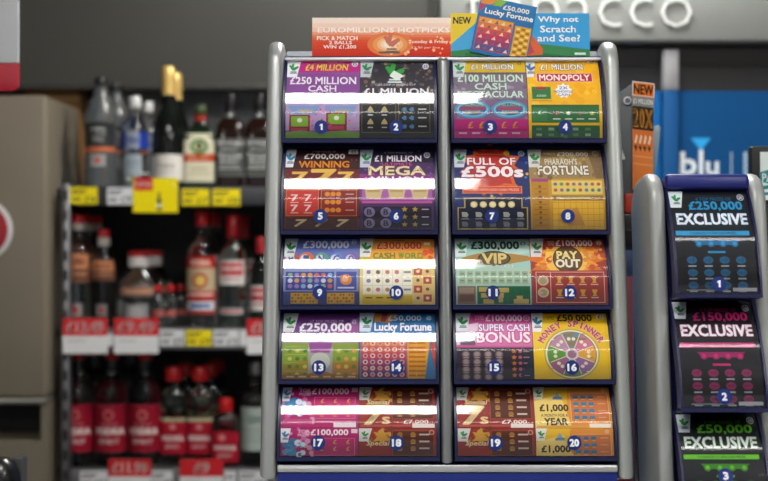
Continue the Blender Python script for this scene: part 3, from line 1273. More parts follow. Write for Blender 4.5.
def t15(W, H):
    c = Card(W, H, 'd45c9c')
    c.P([(0, .2), (.3, .14), (.25, .48), (0, .48)], 'e6d0e0')
    c.R(.22, 0, 1, .12, 'd0489a')
    c.T('20 TOP PRIZES', .26, .03, .38, .1, 'f0d8e8', .01)
    c.T('£100,000', .4, .025, .88, .13, 'f6ecf4', .035)
    c.P([(.3, .15), (1, .15), (1, .5), (.25, .5)], 'd87ab0')
    c.T('SUPER CASH', .3, .165, .97, .265, 'f6f0f6', .035, edge='74408c', edge_b=.05)
    c.T('BONUS', .27, .285, .97, .44, 'f8f2f6', .04, edge='b8347c', edge_b=.05)
    c.R(.05, .36, .25, .48, '6a5c6c')
    c.R(.06, .38, .24, .4, 'a898a8')
    c.R(0, .52, 1, 1, '2b2230')
    for j in range(4):
        for i in range(4):
            c.D(.12 + .145 * i, .625 + .115 * j, .055, '6e5a62')
            c.D(.12 + .145 * i, .62 + .115 * j, .036, 'a89490')
            c.R(.08 + .145 * i, .67 + .115 * j, .16 + .145 * i, .68 + .115 * j, 'b8a8b0')
    for j in range(5):
        c.STAR(.75, .58 + .09 * j, .04, 'c87a34')
        c.D(.83, .58 + .09 * j, .025, 'b85a88')
        c.R(.87, .57 + .09 * j, .95, .59 + .09 * j, '9a8494')
    c.P([(.8, 1), (1, .6), (1, 1)], '1c2c44')
    corner(c, bg='e0e6e6', wide=.2)
    price(c, .08, .94, 'e0a0c8')
    return c


def t16(W, H):
    c = Card(W, H, 'e9c41c')
    c.P([(.0, .1), (.3, .12), (.2, .5), (0, .6)], 'eecf3a')
    c.T('TOP PRIZE', .2, .04, .3, .1, '6a5a18', .01)
    c.T('£50,000', .34, .02, .8, .13, '2c2818', .04)
    c.ARC('MONEY SPINNER', .5, .62, .44, -62, 62, .085, 'b8488c', .045, edge='f0dca0')
    c.D(.5, .62, .365, 'b8ac60', 40)
    c.D(.5, .62, .345, 'e8e2c0', 40)
    c.D(.5, .62, .325, '8a7c5c', 40)
    cols = ('4c98c4', 'c8789c', 'd8a43c', '9870a8', '6a9c54', 'a0648c', '5c9c44', 'b88cb0')
    a = W / H
    for i in range(8):
        t0, t1_ = 2 * PI * (i - .5) / 8 - PI / 2, 2 * PI * (i + .5) / 8 - PI / 2
        pts = [(.5, .62)]
        for q in range(6):
            t = t0 + (t1_ - t0) * q / 5
            pts.append((.5 + .31 * math.cos(t), .62 + .31 * a * math.sin(t)))
        c.P(pts, cols[i], .3)
        tm = (t0 + t1_) / 2
        for q in (-.14, .14):
            c.D(.5 + .22 * math.cos(tm + q), .62 + .22 * a * math.sin(tm + q), .026, 'ece4c8', 8, lift=.3)
    for i in range(8):
        t = 2 * PI * (i + .5) / 8 - PI / 2
        du, dv = math.cos(t), math.sin(t)
        c.P([(.5 - .006 * dv, .62 + .006 * a * du), (.5 + .006 * dv, .62 - .006 * a * du), (.5 + .31 * du + .006 * dv, .62 + .31 * a * dv - .006 * a * du), (.5 + .31 * du - .006 * dv, .62 + .31 * a * dv + .006 * a * du)], 'ded6a8', .3)
    c.D(.5, .62, .085, 'd8d0d0', 20)
    c.D(.5, .62, .06, '9a7088', 18)
    corner(c, g='3c88a8', wide=.16)
    c.R(.86, .02, .96, .09, 'f0ead0')
    c.T('£1', .885, .03, .94, .08, '4a3c50', .02)
    return c


def t17(W, H):
    c = Card(W, H, 'b0186c')

    def half(c, d):
        c.R(0, d, 1, min(1, d + .6), 'b4206f')
        c.SP(0, d, .42, min(1, d + .52), 34, ['d878ac', 'e0a4c4', 'c84a90', 'd05c9c'], .012, .04, 171)
        c.T('TOP', .22, d + .02, .36, d + .07, 'f2d8e6', .03)
        c.T('PRIZES', .22, d + .082, .36, d + .115, 'f2d8e6', .02)
        c.T('£100,000', .39, d + .015, .87, d + .11, 'f8f0f5', .035)
        c.SP(.06, d + .19, .4, min(1, d + .4), 12, ['4a9cc8', '6ab4d8', 'e4eef4', '3c84b8'], .025, .07, 173)
        c.R(.42, d + .14, .96, min(1, d + .46), 'c22c74')
        c.B(.42, d + .14, .96, min(1, d + .46), 'd87ca8', .008)
        for j in range(3):
            for i in range(3):
                v = d + .2 + .1 * j
                if v < .97:
                    c.T('£', .51 + .17 * i, v - .035, .55 + .17 * i, v + .025, 'e0b060', .03)
        if d < .1:
            c.R(.03, .46, .4, .54, 'c44a88')
            c.R(.42, .49, .96, .51, 'd888ac')
            c.R(.68, .515, .97, .585, 'ece4e8')
            c.R(.02, .583, .97, .6, '8c1858')
    two(c, half)
    for d in (0, .6):
        corner(c, d, g='3a80a8', wide=.13, hh=.0205)
        c.R(.91, d + .01, .99, d + .07, 'e8d0dc')
    return c


def red7(W, H):
    c = Card(W, H, '8c2a20')

    def half(c, d):
        c.R(0, d, 1, min(1, d + .6), '9c2c24')
        c.SP(.08, d, .42, min(1, d + .2), 22, ['b8863c', 'd0a450', '6c3c1c', '94602c'], .015, .04, 181)
        c.STAR(.3, d + .12, .13, 'd0a040', 6, .5)
        c.T('Special', .1, d + .18, .4, d + .27, 'ecd8a0', .03, shear=.2, edge='5c2014')
        if d < .1:
            c.T('7', .08, .28, .34, .56, 'ecd49c', .05, shear=.15, edge='6a2418')
            c.T('s', .3, .43, .4, .53, 'ecd49c', .04)
        e = min(1, d + .46)
        c.R(.43, d + .03, .97, e, '5c2a1c')
        c.B(.43, d + .03, .97, e, '9c5434', .008)
        for j in range(4):
            v = d + .09 + .1 * j
            if v < .97:
                for i in range(2):
                    c.D(.53 + .17 * i, v, .035, 'a8762c')
                    c.R(.5 + .17 * i, v + .025, .56 + .17 * i, v + .035, 'd0a860')
                c.R(.78, v - .012, .91, v + .012, 'd8c4b8')
        if d < .1:
            c.T('£7,000', .58, .475, .9, .54, 'f0e2da', .03)
            c.R(.02, .545, .68, .575, 'b8584c')
            c.R(.69, .53, .98, .59, 'efe6e0')
            c.R(0, .592, 1, .6, '5c1814')
    two(c, half)
    for d in (0, .6):
        corner(c, d, wide=.17, hh=.019, bg='dcdcd6')
        c.D(.94, d + .06, .035, 'd8a898')
        c.D(.94, d + .06, .024, '8c3c30')
    return c


def t20(W, H):
    c = Card(W, H, 'e2b428')

    def half(c, d):
        e = min(1, d + .6)
        c.R(0, d, 1, e, 'e4bc34')
        c.P([(.45, d), (1, d), (1, e), (.4, e)], 'dc963c')
        c.P([(.0, d + .2), (.35, d + .1), (.48, e), (0, e)], 'ead27c')
        c.P([(.24, d + .18), (.28, d + .12), (.31, d + .06), (.34, d + .12), (.38, d + .18)], '8aa4bc')
        c.R(.25, d + .14, .37, d + .165, '5c84ac')
        c.T('£1,000', .07, d + .25, .44, d + .36, '3c3424', .04)
        if d < .1:
            c.T('A MONTH FOR A', .08, .385, .43, .43, '6a5838', .02)
            c.T('YEAR', .12, .45, .42, .55, '3c3424', .04)
        e2 = min(1, d + .5)
        c.R(.47, d + .08, .97, e2, 'd07c44')
        c.B(.47, d + .08, .97, e2, 'e8c07c', .008)
        for j in range(4):
            v = d + .14 + .1 * j
            if v < .97:
                for i in range(3):
                    c.R(.51 + .1 * i, v - .025, .58 + .1 * i, v + .025, '3f80a4')
                    c.R(.52 + .1 * i, v + .03, .57 + .1 * i, v + .037, 'f0d890')
                c.R(.83, v - .008, .93, v + .008, 'c8b488')
        if d < .1:
            c.R(.02, .56, .7, .59, 'd8a850')
            c.R(.7, .53, .98, .59, 'f0ece0')
            c.R(0, .592, 1, .6, 'b4882c')
    two(c, half)
    for d in (0, .6):
        corner(c, d, wide=.15, hh=.018, bg='e4e8dc')
        c.D(.92, d + .05, .03, 'e8b480')
    return c


def excl(amount, hue, light, dark):
    def draw(W, H):
        c = Card(W, H, '15171c')
        c.T('4 TOP PRIZES OF', .34, .055, .8, .085, dark, .015)
        c.T(amount, .24, .095, .92, .185, hue, .035)
        c.T('EXCLUSIVE', .06, .215, .95, .32, 'f2f4f6', .04, edge=dark, edge_b=.03)
        c.R(.02, .385, .95, .43, hue)
        c.T('5 CHANCES TO WIN CASH PRIZES', .2, .396, .78, .42, '1c2430', .015)
        c.R(0, .44, 1, .63, '1c1f26')
        c.P([(.22, .475), (.82, .475), (.76, .525), (.28, .525)], dark)
        for i in range(4):
            c.D(.3 + .15 * i, .515, .045, dark, 14)
            c.D(.3 + .15 * i, .51, .028, hue, 12)
        c.R(.4, .585, .62, .605, hue)
        for j in range(3):
            for i in range(4):
                u, v = .19 + .205 * i, .675 + .125 * j
                c.D(u, v, .075, '22262e', 16)
                c.D(u, v, .062, dark, 14, ry=.036)
                c.R(u - .045, v - .012, u + .045, v + .01, light)
                c.R(u - .05, v + .052, u + .05, v + .066, 'b8bcc4')
        c.R(.1, .965, .62, .98, '8a8e98')
        c.R(.68, .95, .98, .985, 'c8ccd2')
        corner(c, wide=.19, hh=.024, bg='dfe6ea')
        c.D(.92, .06, .045, 'c8ccd4', 16)
        c.D(.92, .06, .034, '3a3c48', 16)
        c.T('£4', .9, .045, .94, .075, 'e8e8f0', .03)
        return c
    return draw


# ------------------------------------------------------------------ the large dispenser
st = Stand(.0862, 1.745, 1.037, 11.0)
root = thing('ticket_dispenser', st.base, 'large grey-railed scratchcard dispenser with two columns of five clear pockets', 'ticket dispenser')
cols = [(-.1398 - st.xc, .0712 - st.xc), (.0985 - st.xc, .3095 - st.xc)]
rows = [(60.5, 139), (150, 230.5), (239, 305), (313.5, 379.5), (387.5, 456)]
turn = [(31, -9), (32, -8), (33, -6), (35, -4), (37, -4)]
bdg = [127, 216, 292.5, 367.5, 443]
xL, xR = cols[0][0], cols[1][1]

b = MB()
wT, wB = st.w_of(61, -.02), .0
b.box(xL - .004, xR + .004, .012, .03, wB - .008, wT + .002, mat(*NAVY), tf=lambda v: st.m(v.x, v.z, -v.y))
b.obj('back_panel', root)
sil = mat(*SILVER)
rail(st, root, xL - .0265, xL - .0045, -.012, st.w_of(44, -.01), .036, .06, .045, .03, mat('9a9d9c', .36, .35))
rail(st, root, xR + .0045, xR + .0255, -.012, st.w_of(44, -.01), .036, .06, .045, .03, mat('a3a8a4', .38, .35))
rail(st, root, cols[0][1] + .0050, cols[1][0] - .0050, .0085, st.w_of(57, .02), .030, .011, .012, .004, mat('7f8282', .34, .5), 'centre_rail', .007)
b = MB()
b.box(xL - .003, xR + .003, -.014, .018, st.w_of(59.8, .014), st.w_of(57, .014), mat('d4d6da', .3, .2), bev=.0012, tf=lambda v: st.m(v.x, v.z, -v.y))
b.box(xL - .003, xR + .003, .0185, .045, st.w_of(60, -.03), st.w_of(53.5, -.03), mat('b4b8c4', .3, .2), bev=.002, tf=lambda v: st.m(v.x, v.z, -v.y))
b.obj('top_bar', root)
b = MB()
b.box(xL - .003, xR + .003, -.036, .02, -.0035, .0065, mat('b0b3b4', .34, .45), bev=.002, tf=lambda v: st.m(v.x, v.z, -v.y))
b.obj('base_trim', root)
# blue plinth standing on the counter
f1 = st.m(0, -.0045, .033)
b = MB()
b.prism([(f1.y, f1.z), (f1.y, .0), (f1.y + .24, .0), (f1.y + .24, f1.z + .03), (f1.y + .06, f1.z + .012)], xL - .003, xR + .003, mat(*BLUE), axis='x', bev=.002)
pl = b.obj('plinth', root)
k = Card(.09, .03, BLUE[0], rough=.35, thick=.0004)
fingers(k, .12, .45, .8, 'f0f2f6', 'f0f2f6')
k.T('THE NATIONAL', .26, .14, .9, .42, 'f0f2f6', .02)
k.T('LOTTERY', .26, .54, .9, .84, 'f0f2f6', .02)
k.finish('logo_plate', lambda x, y, z: Vector((at(304, 1.71) - st.xc + x, f1.y - .0006 - z, f1.z - .0515 + y)), root, ny=1)

TICKETS = [
    (t1, 'purple scratchcard reading £250 MILLION CASH behind the number 1 badge'),
    (t2, 'dark speckled scratchcard with green hand mark behind the number 2 badge'),
    (t3, 'grey and pink scratchcard reading £100 MILLION CASH SPECTACULAR behind badge 3'),
    (t4, 'yellow scratchcard with red board-game title strip behind the number 4 badge'),
    (t5, 'dark red scratchcard reading £700,000 WINNING 777 behind badge 5'),
    (t6, 'dark purple scratchcard with gold MEGA lettering behind badge 6'),
    (t7, 'navy scratchcard reading FULL OF £500s behind the number 7 badge'),
    (t8, 'golden scratchcard with FORTUNE title and gem grid behind badge 8'),
    (t9, 'lilac blue scratchcard with a row of bingo balls behind badge 9'),
    (t10, 'yellow scratchcard with red £300,000 and picture grid behind badge 10'),
    (t11, 'mint green scratchcard with gold VIP emblem behind the number 11 badge'),
    (t12, 'orange red scratchcard with PAY OUT on a dark disc behind badge 12'),
    (t13, 'purple and green scratchcard reading £250,000 behind the number 13 badge'),
    (t14, 'blue scratchcard with rainbow number grid behind the number 14 badge'),
    (t15, 'pink and black scratchcard reading SUPER CASH BONUS behind badge 15'),
    (t16, 'yellow scratchcard with colourful prize wheel behind the number 16 badge'),
    (t17, 'magenta scratchcard reading TOP PRIZES £100,000 behind the number 17 badge'),
    (red7, 'red and brown scratchcard with gold seven behind the number 18 badge'),
    (red7, 'red and brown scratchcard with gold seven behind the number 19 badge'),
    (t20, 'orange yellow scratchcard reading £1,000 A MONTH behind the number 20 badge'),
]
TW = .1042
for r, (ya, yb) in enumerate(rows):
    n0 = .004
    arc = Arc(st.w_of(ya, n0), st.w_of(yb, n0 + .02), n0, *turn[r])
    for ci, (xa, xb) in enumerate(cols):
        # distance along the front at which the badge sits
        sb = min((abs(st.height(arc, arc.L * q / 200, COVER_Z) - (bdg[r] - 240.5) / FPX), arc.L * q / 200) for q in range(201))[1]
        xs = [xa + .0008, xb - .0008 - TW]
        nums = [r * 4 + ci * 2 + 1, r * 4 + ci * 2 + 2]
        pocket(st, root, arc, xa, xb, [(nums[0], xs[0] + TW * .485, sb), (nums[1], xs[1] + TW * .487, sb)])
        for q in range(2):
            d, lb = TICKETS[nums[q] - 1]
            place_ticket(st, arc, xs[q], TW, d, lb, 'scratchcards in the large dispenser')

# ------------------------------------------------------------------ the small dispenser at the right
st2 = Stand(.4325, 1.652, .0, 9.0)
st2.zb = zat(520, st2.yb)
root2 = thing('ticket_dispenser', st2.base, 'narrow grey-railed dispenser with blue top and one column of black scratchcards', 'ticket dispenser')
hw = .0524
rows2 = [(192, 294.5), (302.5, 407.5), (415, 517)]
bdg2 = [284, 397, 476]
wtop = st2.w_of(178, 0)
b = MB()
b.box(-hw - .004, hw + .004, .012, .03, 0, wtop - .012, mat(*NAVY), tf=lambda v: st2.m(v.x, v.z, -v.y))
b.obj('back_panel', root2)
b = MB()
b.box(-hw - .004, hw + .004, -.012, .06, wtop - .016, wtop + .004, mat('101c70', .4), bev=.006, seg=3, tf=lambda v: st2.m(v.x, v.z, -v.y))
b.obj('top_cap', root2)['label'] = 'blue top'
wr = st2.w_of(171, .0)
for s in (-1, 1):
    x0, x1 = (-hw - .026, -hw - .0045) if s < 0 else (hw + .0045, hw + .026)
    rail(st2, root2, x0, x1, -.02, wr + .003, .012, .125, .05, .05, mat('9c9f9d', .4, .2))
f1 = st2.m(0, -.012, .02)
b = MB()
b.prism([(f1.y, f1.z), (f1.y, 0), (f1.y + .15, 0), (f1.y + .15, f1.z + .01)], -hw - .003, hw + .003, mat(*BLUE), axis='x', bev=.002)
b.obj('plinth', root2)
TK2 = [
    (excl('£250,000', '2f9fd4', '1f5f86', '1d6f9e'), 'black scratchcard reading £250,000 EXCLUSIVE in blue at the top of the narrow dispenser'),
    (excl('£150,000', 'd0287c', '7c2450', '9c2462'), 'black scratchcard reading £150,000 EXCLUSIVE in pink in the narrow dispenser'),
    (excl('£50,000', '6ac42c', '2f6a2c', '3f8a24'), 'black scratchcard reading £50,000 EXCLUSIVE in green in the narrow dispenser'),
]
for r, (ya, yb) in enumerate(rows2):
    arc = Arc(st2.w_of(ya, .0), st2.w_of(yb, .026), .0, *((35, -1), (37, 1), (37, 1))[r])
    sb = min((abs(st2.height(arc, arc.L * q / 200, COVER_Z) - (bdg2[r] - 240.5) / FPX), arc.L * q / 200) for q in range(201))[1]
    pocket(st2, root2, arc, -hw, hw, [(r + 1, -hw + .0524, sb)])
    d, lb = TK2[r]
    place_ticket(st2, arc, -hw + .0006, hw * 2 - .0012, d, lb, 'scratchcards in the narrow dispenser')

# ================================================================== promotional boards on the large dispenser
def stand_board(card, name, x0, x1, y0, y1, Y, label, cat, lean=0.10, parent=None, extra=None):
    W = at(x1, Y) - at(x0, Y)
    loc = px(x0, y1, Y)

    def mp(x, y, z):
        return Vector((x, -z + y * lean, y))
    o = card.finish(name, mp, parent, loc, ny=1)
    if label:
        tag(o, label, cat)
    return o


YB = 1.868
W, H = at(454, YB) - at(312, YB), zat(17, YB) - zat(57, YB)
c = Card(W, H, 'f4ddc8', rough=.35, thick=.002)
ramp = ['f4ded0', 'f2d2c0', 'efc0a8', 'e89c7c', 'e27a54', 'de6238', 'da5028', 'd64422', 'd23c1e', 'cc341c', 'c62e1a']
vv = [0, .14, .26, .36, .43, .5, .56, .63, .71, .8, .9, 1]
for i, q in enumerate(ramp):
    c.R(0, vv[i], 1, vv[i + 1], q, .3)
for r_, q in ((.26, 'e27a40'), (.2, 'e89858'), (.15, 'efb884'), (.11, 'f4d4b0'), (.075, 'f8eada')):
    c.D(.55, .68, r_ * .62, q, 24, ry=min(.31, r_ * 1.2), lift=.3)
c.SP(.55, .1, 1, .95, 26, ['f4b07a', 'f2c49a', 'ee9a5c'], .006, .014, 301)
c.T('EUROMILLIONS HOTPICKS', .04, .25, .97, .375, 'fdf3ea', .03)
c.T('PICK & MATCH', .035, .47, .32, .57, 'fdf0e6', .03)
c.T('2 BALLS', .12, .59, .28, .675, 'fdf0e6', .03)
c.T('WIN £1,200', .08, .7, .31, .795, 'fdf0e6', .03)
fingers(c, .56, .64, .5, 'c8705c', '8a6a5c')
c.R(.47, .86, .62, .91, '6a5a56')
c.T('Tuesday & Friday', .68, .57, .96, .67, 'fdf0e6', .02)
c.T('£2.50 per line', .7, .73, .9, .8, 'f6d8c4', .01)
stand_board(c, 'promo_board', 312, 454, 17, 57, YB, 'long orange promotional board on top of the large dispenser', 'sign')

YL = 1.858
x0, x1, y0, y1 = 451, 590, 12.5, 56.5
W, H = at(x1, YL) - at(x0, YL), zat(y0, YL) - zat(y1, YL)


def uv(x, y):
    return ((x - x0) / (x1 - x0), (y - y0) / (y1 - y0))


t = thing('promo_board', px((x0 + x1) / 2, y1, YL), 'blue promotional board asking Why not Scratch and See on the large dispenser', 'sign')
c = Card(W, H, '3c9fd8', rough=.35, thick=.002)
c.P([(0, 0), (.26, 0), (0, .72)], 'e6c83a')
c.P([(0, .72), (.14, .36), (.2, .6), (.1, .84), (0, .9)], '4aa4d6')
c.P([(0, .88), (.2, .8), (.5, .8), (.62, .7), (1, .84), (1, 1), (0, 1)], '3c8450')
c.P([(.1, 1), (.1, .92), (.6, .9), (.9, 1)], '2f7444')
c.P([(.5, .42), (.58, .48), (.66, .82), (.66, .96), (.52, .99)], 'd8643c')
c.P([(.5, .44), (.54, .46), (.6, .9), (.54, .98)], 'b84a54')
c.T('NEW', .018, .09, .145, .24, '2c2c34', .035)
c.T('Why not', .63, .075, .92, .235, 'f6f8fa', .03)
c.T('Scratch', .645, .29, .9, .44, 'f6f8fa', .03)
c.T('and See?', .625, .5, .93, .65, 'f6f8fa', .03)
c.R(.89, .91, .97, .96, 'dce8e4')
board = c.finish('board', lambda x, y, z: Vector((x - W / 2, -z + y * .1, y)), t, ny=1)
# the ticket mounted on the board, tilted clockwise
A = uv(470, 51.5)
TWd, THt = .083, .0835
k = Card(TWd, THt, '2b6fa8', rough=.35, thick=.0015)
k.R(.02, .01, .98, .3, '2f78b0')
k.P([(.02, .01), (.3, .01), (.2, .12), (.02, .12)], 'e08a34')
k.P([(.3, .01), (.46, .01), (.38, .12), (.22, .12)], '8ab43c')
k.P([(.02, .13), (.12, .13), (.02, .28)], 'c83c5c')
k.T('£50,000', .42, .08, .88, .17, 'f4f2e8', .03)
k.T('Lucky Fortune', .12, .19, .97, .31, 'f6f8fa', .035, edge='1d4f80')
k.R(.04, .35, .66, .94, 'c0506a')
rows_ = ('e0a03c', 'd8783c', 'cc5048', 'bc3c5c', '98406c', '5c5488')
for j in range(6):
    k.R(.05, .36 + .095 * j, .65, .45 + .095 * j, rows_[j])
    for i in range(5):
        k.P([(.08 + .12 * i, .44 + .095 * j), (.13 + .12 * i, .375 + .095 * j), (.155 + .12 * i, .44 + .095 * j)], 'e8c8bc' if (i + j) % 2 else '8a5a74')
k.R(.69, .4, .98, .98, 'dca032')
for j in range(9):
    for i in range(3):
        k.R(.72 + .085 * i, .43 + .06 * j, .785 + .085 * i, .465 + .06 * j, '9a6a24' if (i + j) % 2 else 'ead070')
ang = math.radians(-11.5)
ax = (A[0] - .5) * W
ay = (1 - A[1]) * H


def mp_ticket(x, y, z):
    X = ax + x * math.cos(ang) - y * math.sin(ang)
    Y_ = ay + x * math.sin(ang) + y * math.cos(ang)
    return Vector((X, -.003 - z + Y_ * .1, Y_))


k.finish('ticket_cutout', mp_ticket, t, ny=1)['label'] = 'tilted ticket cut-out with rainbow grid'

# card on a holder between the dispensers
YP = 2.05
t = thing('promo_card_holder', (at(630, YP), YP, CT), 'grey card holder with an orange NEW 20X card between the two dispensers', 'card holder')
dk = mat('4f5254', .45)
zc = CT
tx, tz = t.location.x, t.location.z


def pp(x, y, d=0):
    return (at(x, YP) - tx, zat(y, YP) - tz)


b = MB()
b.prism([pp(621, 92), pp(632, 84), pp(640, 84), pp(640, 240), pp(613, 240), pp(613, 150)], .004, .012, dk, bev=.001)
b.prism([pp(652, 127), pp(660, 124.5), pp(663, 127), pp(657, 176), pp(640, 190), pp(640, 130)], .014, .018, mat('7f94a0', .3), bev=.001)
b.obj('backing_board', t)
Wc, Hc = at(655, YP) - at(632.5, YP), zat(81, YP) - zat(190, YP)
k = Card(Wc, Hc, 'e8823a', rough=.35, thick=.0015, outline=[(0, 0), (0, 1), (.9, .9), (.92, .3), (1, .02)])
k.R(.0, .0, .97, .13, 'f0f0ea')
k.R(.03, .008, .94, .125, 'e87c24')
k.T('NEW', .06, .025, .92, .11, '1c1a18', .035)
k.R(0, .135, .94, .225, '8c8c88')
k.T('£1 MILLION', .04, .155, .9, .2, 'f0f0ec', .02)
k.R(0, .225, .93, .44, '2c241e')
k.T('20X', .05, .25, .88, .415, 'f6a42c', .02, spacing=1.2)
k.R(0, .44, .92, .6, 'd8702c')
for i in range(4):
    k.P([(.08 + .2 * i, .56), (.16 + .2 * i, .48), (.24 + .2 * i, .5), (.16 + .2 * i, .57)], 'f0d0a8')
    k.P([(.06 + .2 * i, .6), (.14 + .2 * i, .58), (.22 + .2 * i, .6), (.16 + .2 * i, .64)], '5c3a24')
k.R(0, .68, .91, .69, 'f0a868')
k.R(0, .75, .91, .76, 'f0a868')
lx, lz = pp(632.5, 190)
sl = math.tan(math.radians(-6.5))
k.finish('card', lambda x, y, z: Vector((lx + x, -z, lz + y + x * sl)), t, ny=1)['label'] = 'orange card reading NEW £1 MILLION 20X'
b = MB()
cx_, cz_ = pp(627.5, 100.5)
b.prism([(cx_ + .0062 * math.cos(2 * PI * i / 20), cz_ + .0062 * math.sin(2 * PI * i / 20)) for i in range(20)], -.001, .0035, mat('d8dade', .4), bev=.0006)
b.prism([(cx_ + .0045 * math.cos(2 * PI * i / 20), cz_ + .0045 * math.sin(2 * PI * i / 20)) for i in range(20)], -.0016, -.001, mat('565a64', .4))
b.obj('price_disc', t)['label'] = 'pale round price disc'
b = MB()
b.prism([pp(617, 146), pp(620, 145), pp(625, 158), pp(624, 160), pp(621, 158)], -.002, .0035, mat('d4d6d8', .4))
b.obj('clip', t)['label'] = 'white clip'
b = MB()
zt_, zb_ = pp(640, 214)[1], pp(640, 250)[1]
xl_, xr_ = pp(620, 0)[0], pp(652, 0)[0]
b.box(xl_, xr_, -.03, .003, zb_, zt_, mat('141416', .35), bev=.004)
b.box(xl_ + .004, xr_ - .004, -.0312, -.03, pp(640, 231)[1], pp(640, 229)[1], mat('3a3a3c', .4))
b.obj('clamp', t)
b = MB()
b.box(xl_ + .003, xr_ - .012, -.026, .003, zt_ + .0005, pp(640, 194)[1], mat('b8381c', .4), bev=.004)
b.obj('clamp_lever', t)['label'] = 'red lever'
b = MB()
b.box(pp(634, 0)[0], pp(646, 0)[0], -.016, .002, .012, zb_ - .0005, mat('1c1c1e', .4), bev=.003)
b.obj('post', t)
b = MB()
b.box(pp(626, 0)[0], pp(654, 0)[0], -.05, .05, 0, .0118, mat('1c1c1e', .4), bev=.003)
b.obj('base', t)

# sign holder at the far right
YT = 2.02
t = thing('sign_holder', (at(772, YT), YT, CT), 'black framed teal and white sign at the right edge behind the narrow dispenser', 'sign')
tx, tz = t.location.x, t.location.z
b = MB()
xa, xb = at(751, YT) - tx, at(800, YT) - tx
za, zb_ = zat(146, YT) - tz, zat(205, YT) - tz
b.box(xa, xb, 0, .02, zb_, za, mat('17191a', .4), bev=.004, seg=3)
b.obj('frame', t)
k = Card(at(800, YT) - at(760, YT), zat(152, YT) - zat(200, YT), 'e2ecea', rough=.4, thick=.001)
k.P([(0, .42), (.5, .3), (1, .42), (1, .8), (0, .62)], '2a8f90')
k.T('PAY', .05, .45, .45, .62, 'e8f0ee', .03)
k.P([(0, .72), (.25, .68), (.25, .76), (0, .8)], '2a8f90')
k.R(.05, .84, .9, .9, '2a8f90')
kx, kz = at(760, YT) - tx, zat(200, YT) - tz
k.finish('sign_face', lambda x, y, z: Vector((kx + x, -.0015 - z, kz + y)), t, ny=1)['label'] = 'white and teal sign face'
b = MB()
b.box(-.012, .012, .004, .016, .01, zb_ - .0005, mat('17191a', .4), bev=.002)
b.box(-.05, .05, -.04, .06, 0, .0098, mat('17191a', .4), bev=.002)
b.obj('foot', t)

# black device in the bottom left corner
YD = 1.95
dx = at(0, YD)
t = thing('barcode_scanner', (dx, YD, CT), 'small black rounded device on the counter at the bottom left corner', 'device')
rw = at(21, YD) - dx
hd = zat(458, YD) - CT
b = MB()
b.lathe([(rw * .9, 0), (rw, .01), (rw, hd - .045), (rw * .95, hd - .025), (rw * .75, hd - .008), (rw * .45, hd), (.001, hd + .001)], mat('121414', .25), tf=None)
b.obj('body', t)
b = MB()
b.box(at(5, YD) - dx, at(17, YD) - dx, .03, .06, .0, zat(461, YD) - CT, mat('3a3d3c', .4), bev=.004)
b.obj('bracket', t)['label'] = 'grey bracket'
b = MB()
b.box(at(-1, YD) - dx, at(4, YD) - dx, -rw * .93, -rw * .83, hd - .032, hd - .022, mat('2a8a78', .3), bev=.002)
b.obj('indicator', t)['label'] = 'teal indicator'

# ================================================================== bottles
KB = 3.28 / FPX


def radius_at(prof, z):
    for a, c in zip(prof, prof[1:]):
        if a[1] <= z <= c[1] and c[1] > a[1]:
            f = (z - a[1]) / (c[1] - a[1])
            pa = a[2] if len(a) > 2 else 2
            pc = c[2] if len(c) > 2 else 2
            return a[0] + (c[0] - a[0]) * f, pa + (pc - pa) * f
    return prof[-1][0], 2


def add_label(root, prof, ys, z0, z1, half, draw, base='d8d0c0', off=.0008, name='label', nx=12):
    """printed label wrapped round the front of a bottle over +-half radians"""
    rmid, pm = radius_at(prof, (z0 + z1) / 2)
    W = 2 * half * rmid
    c = Card(W, z1 - z0, base, rough=.5, thick=.0004)
    draw(c)

    def mp(x, y, z):
        th = -PI / 2 + (x / W - .5) * 2 * half
        r, p = radius_at(prof, z0 + y)
        v = ring_point(r + off + z, th, z0 + y, p, 1.0)
        return Vector((v.x, v.y * ys - (off + z) * (1 - ys), v.z))
    return c.finish(name, mp, root, ny=4, nx=nx)


def bottle(x_px, Y, z0, prof, body_mat, cap, label, group, labels=(), ys=1.0, name='bottle', collar=None, rot=0.0):
    """prof: body profile in metres; cap: (z0, z1, radius, colour, metal)"""
    t = thing(name, (at(x_px, Y), Y, z0 + .0004), label, 'bottle', group, rot)
    b = MB()
    b.lathe(prof, body_mat, seg=36, yscale=ys)
    b.obj('glass_body', t, sharp=60)
    if cap:
        a, e, r, q, mt = cap
        b = MB()
        b.lathe([(r * .97, a), (r, a + .002), (r, e - .003), (r * .9, e), (.0005, e + .0006)], mat(q, .35, mt), seg=24)
        b.obj('cap', t)
    if collar:
        a, e, r0, r1, q, mt = collar
        b = MB()
        b.lathe([(r0, a), (r0, a + .001), (r1, e - .001), (r1, e)], mat(q, .4, mt), seg=24)
        b.obj('collar', t)
    for d in labels:
        add_label(t, prof, ys, *d)
    return t


def scaled(prof, W, H):
    return [(p[0] * W / 2, p[1] * H) + tuple(p[2:]) for p in prof]


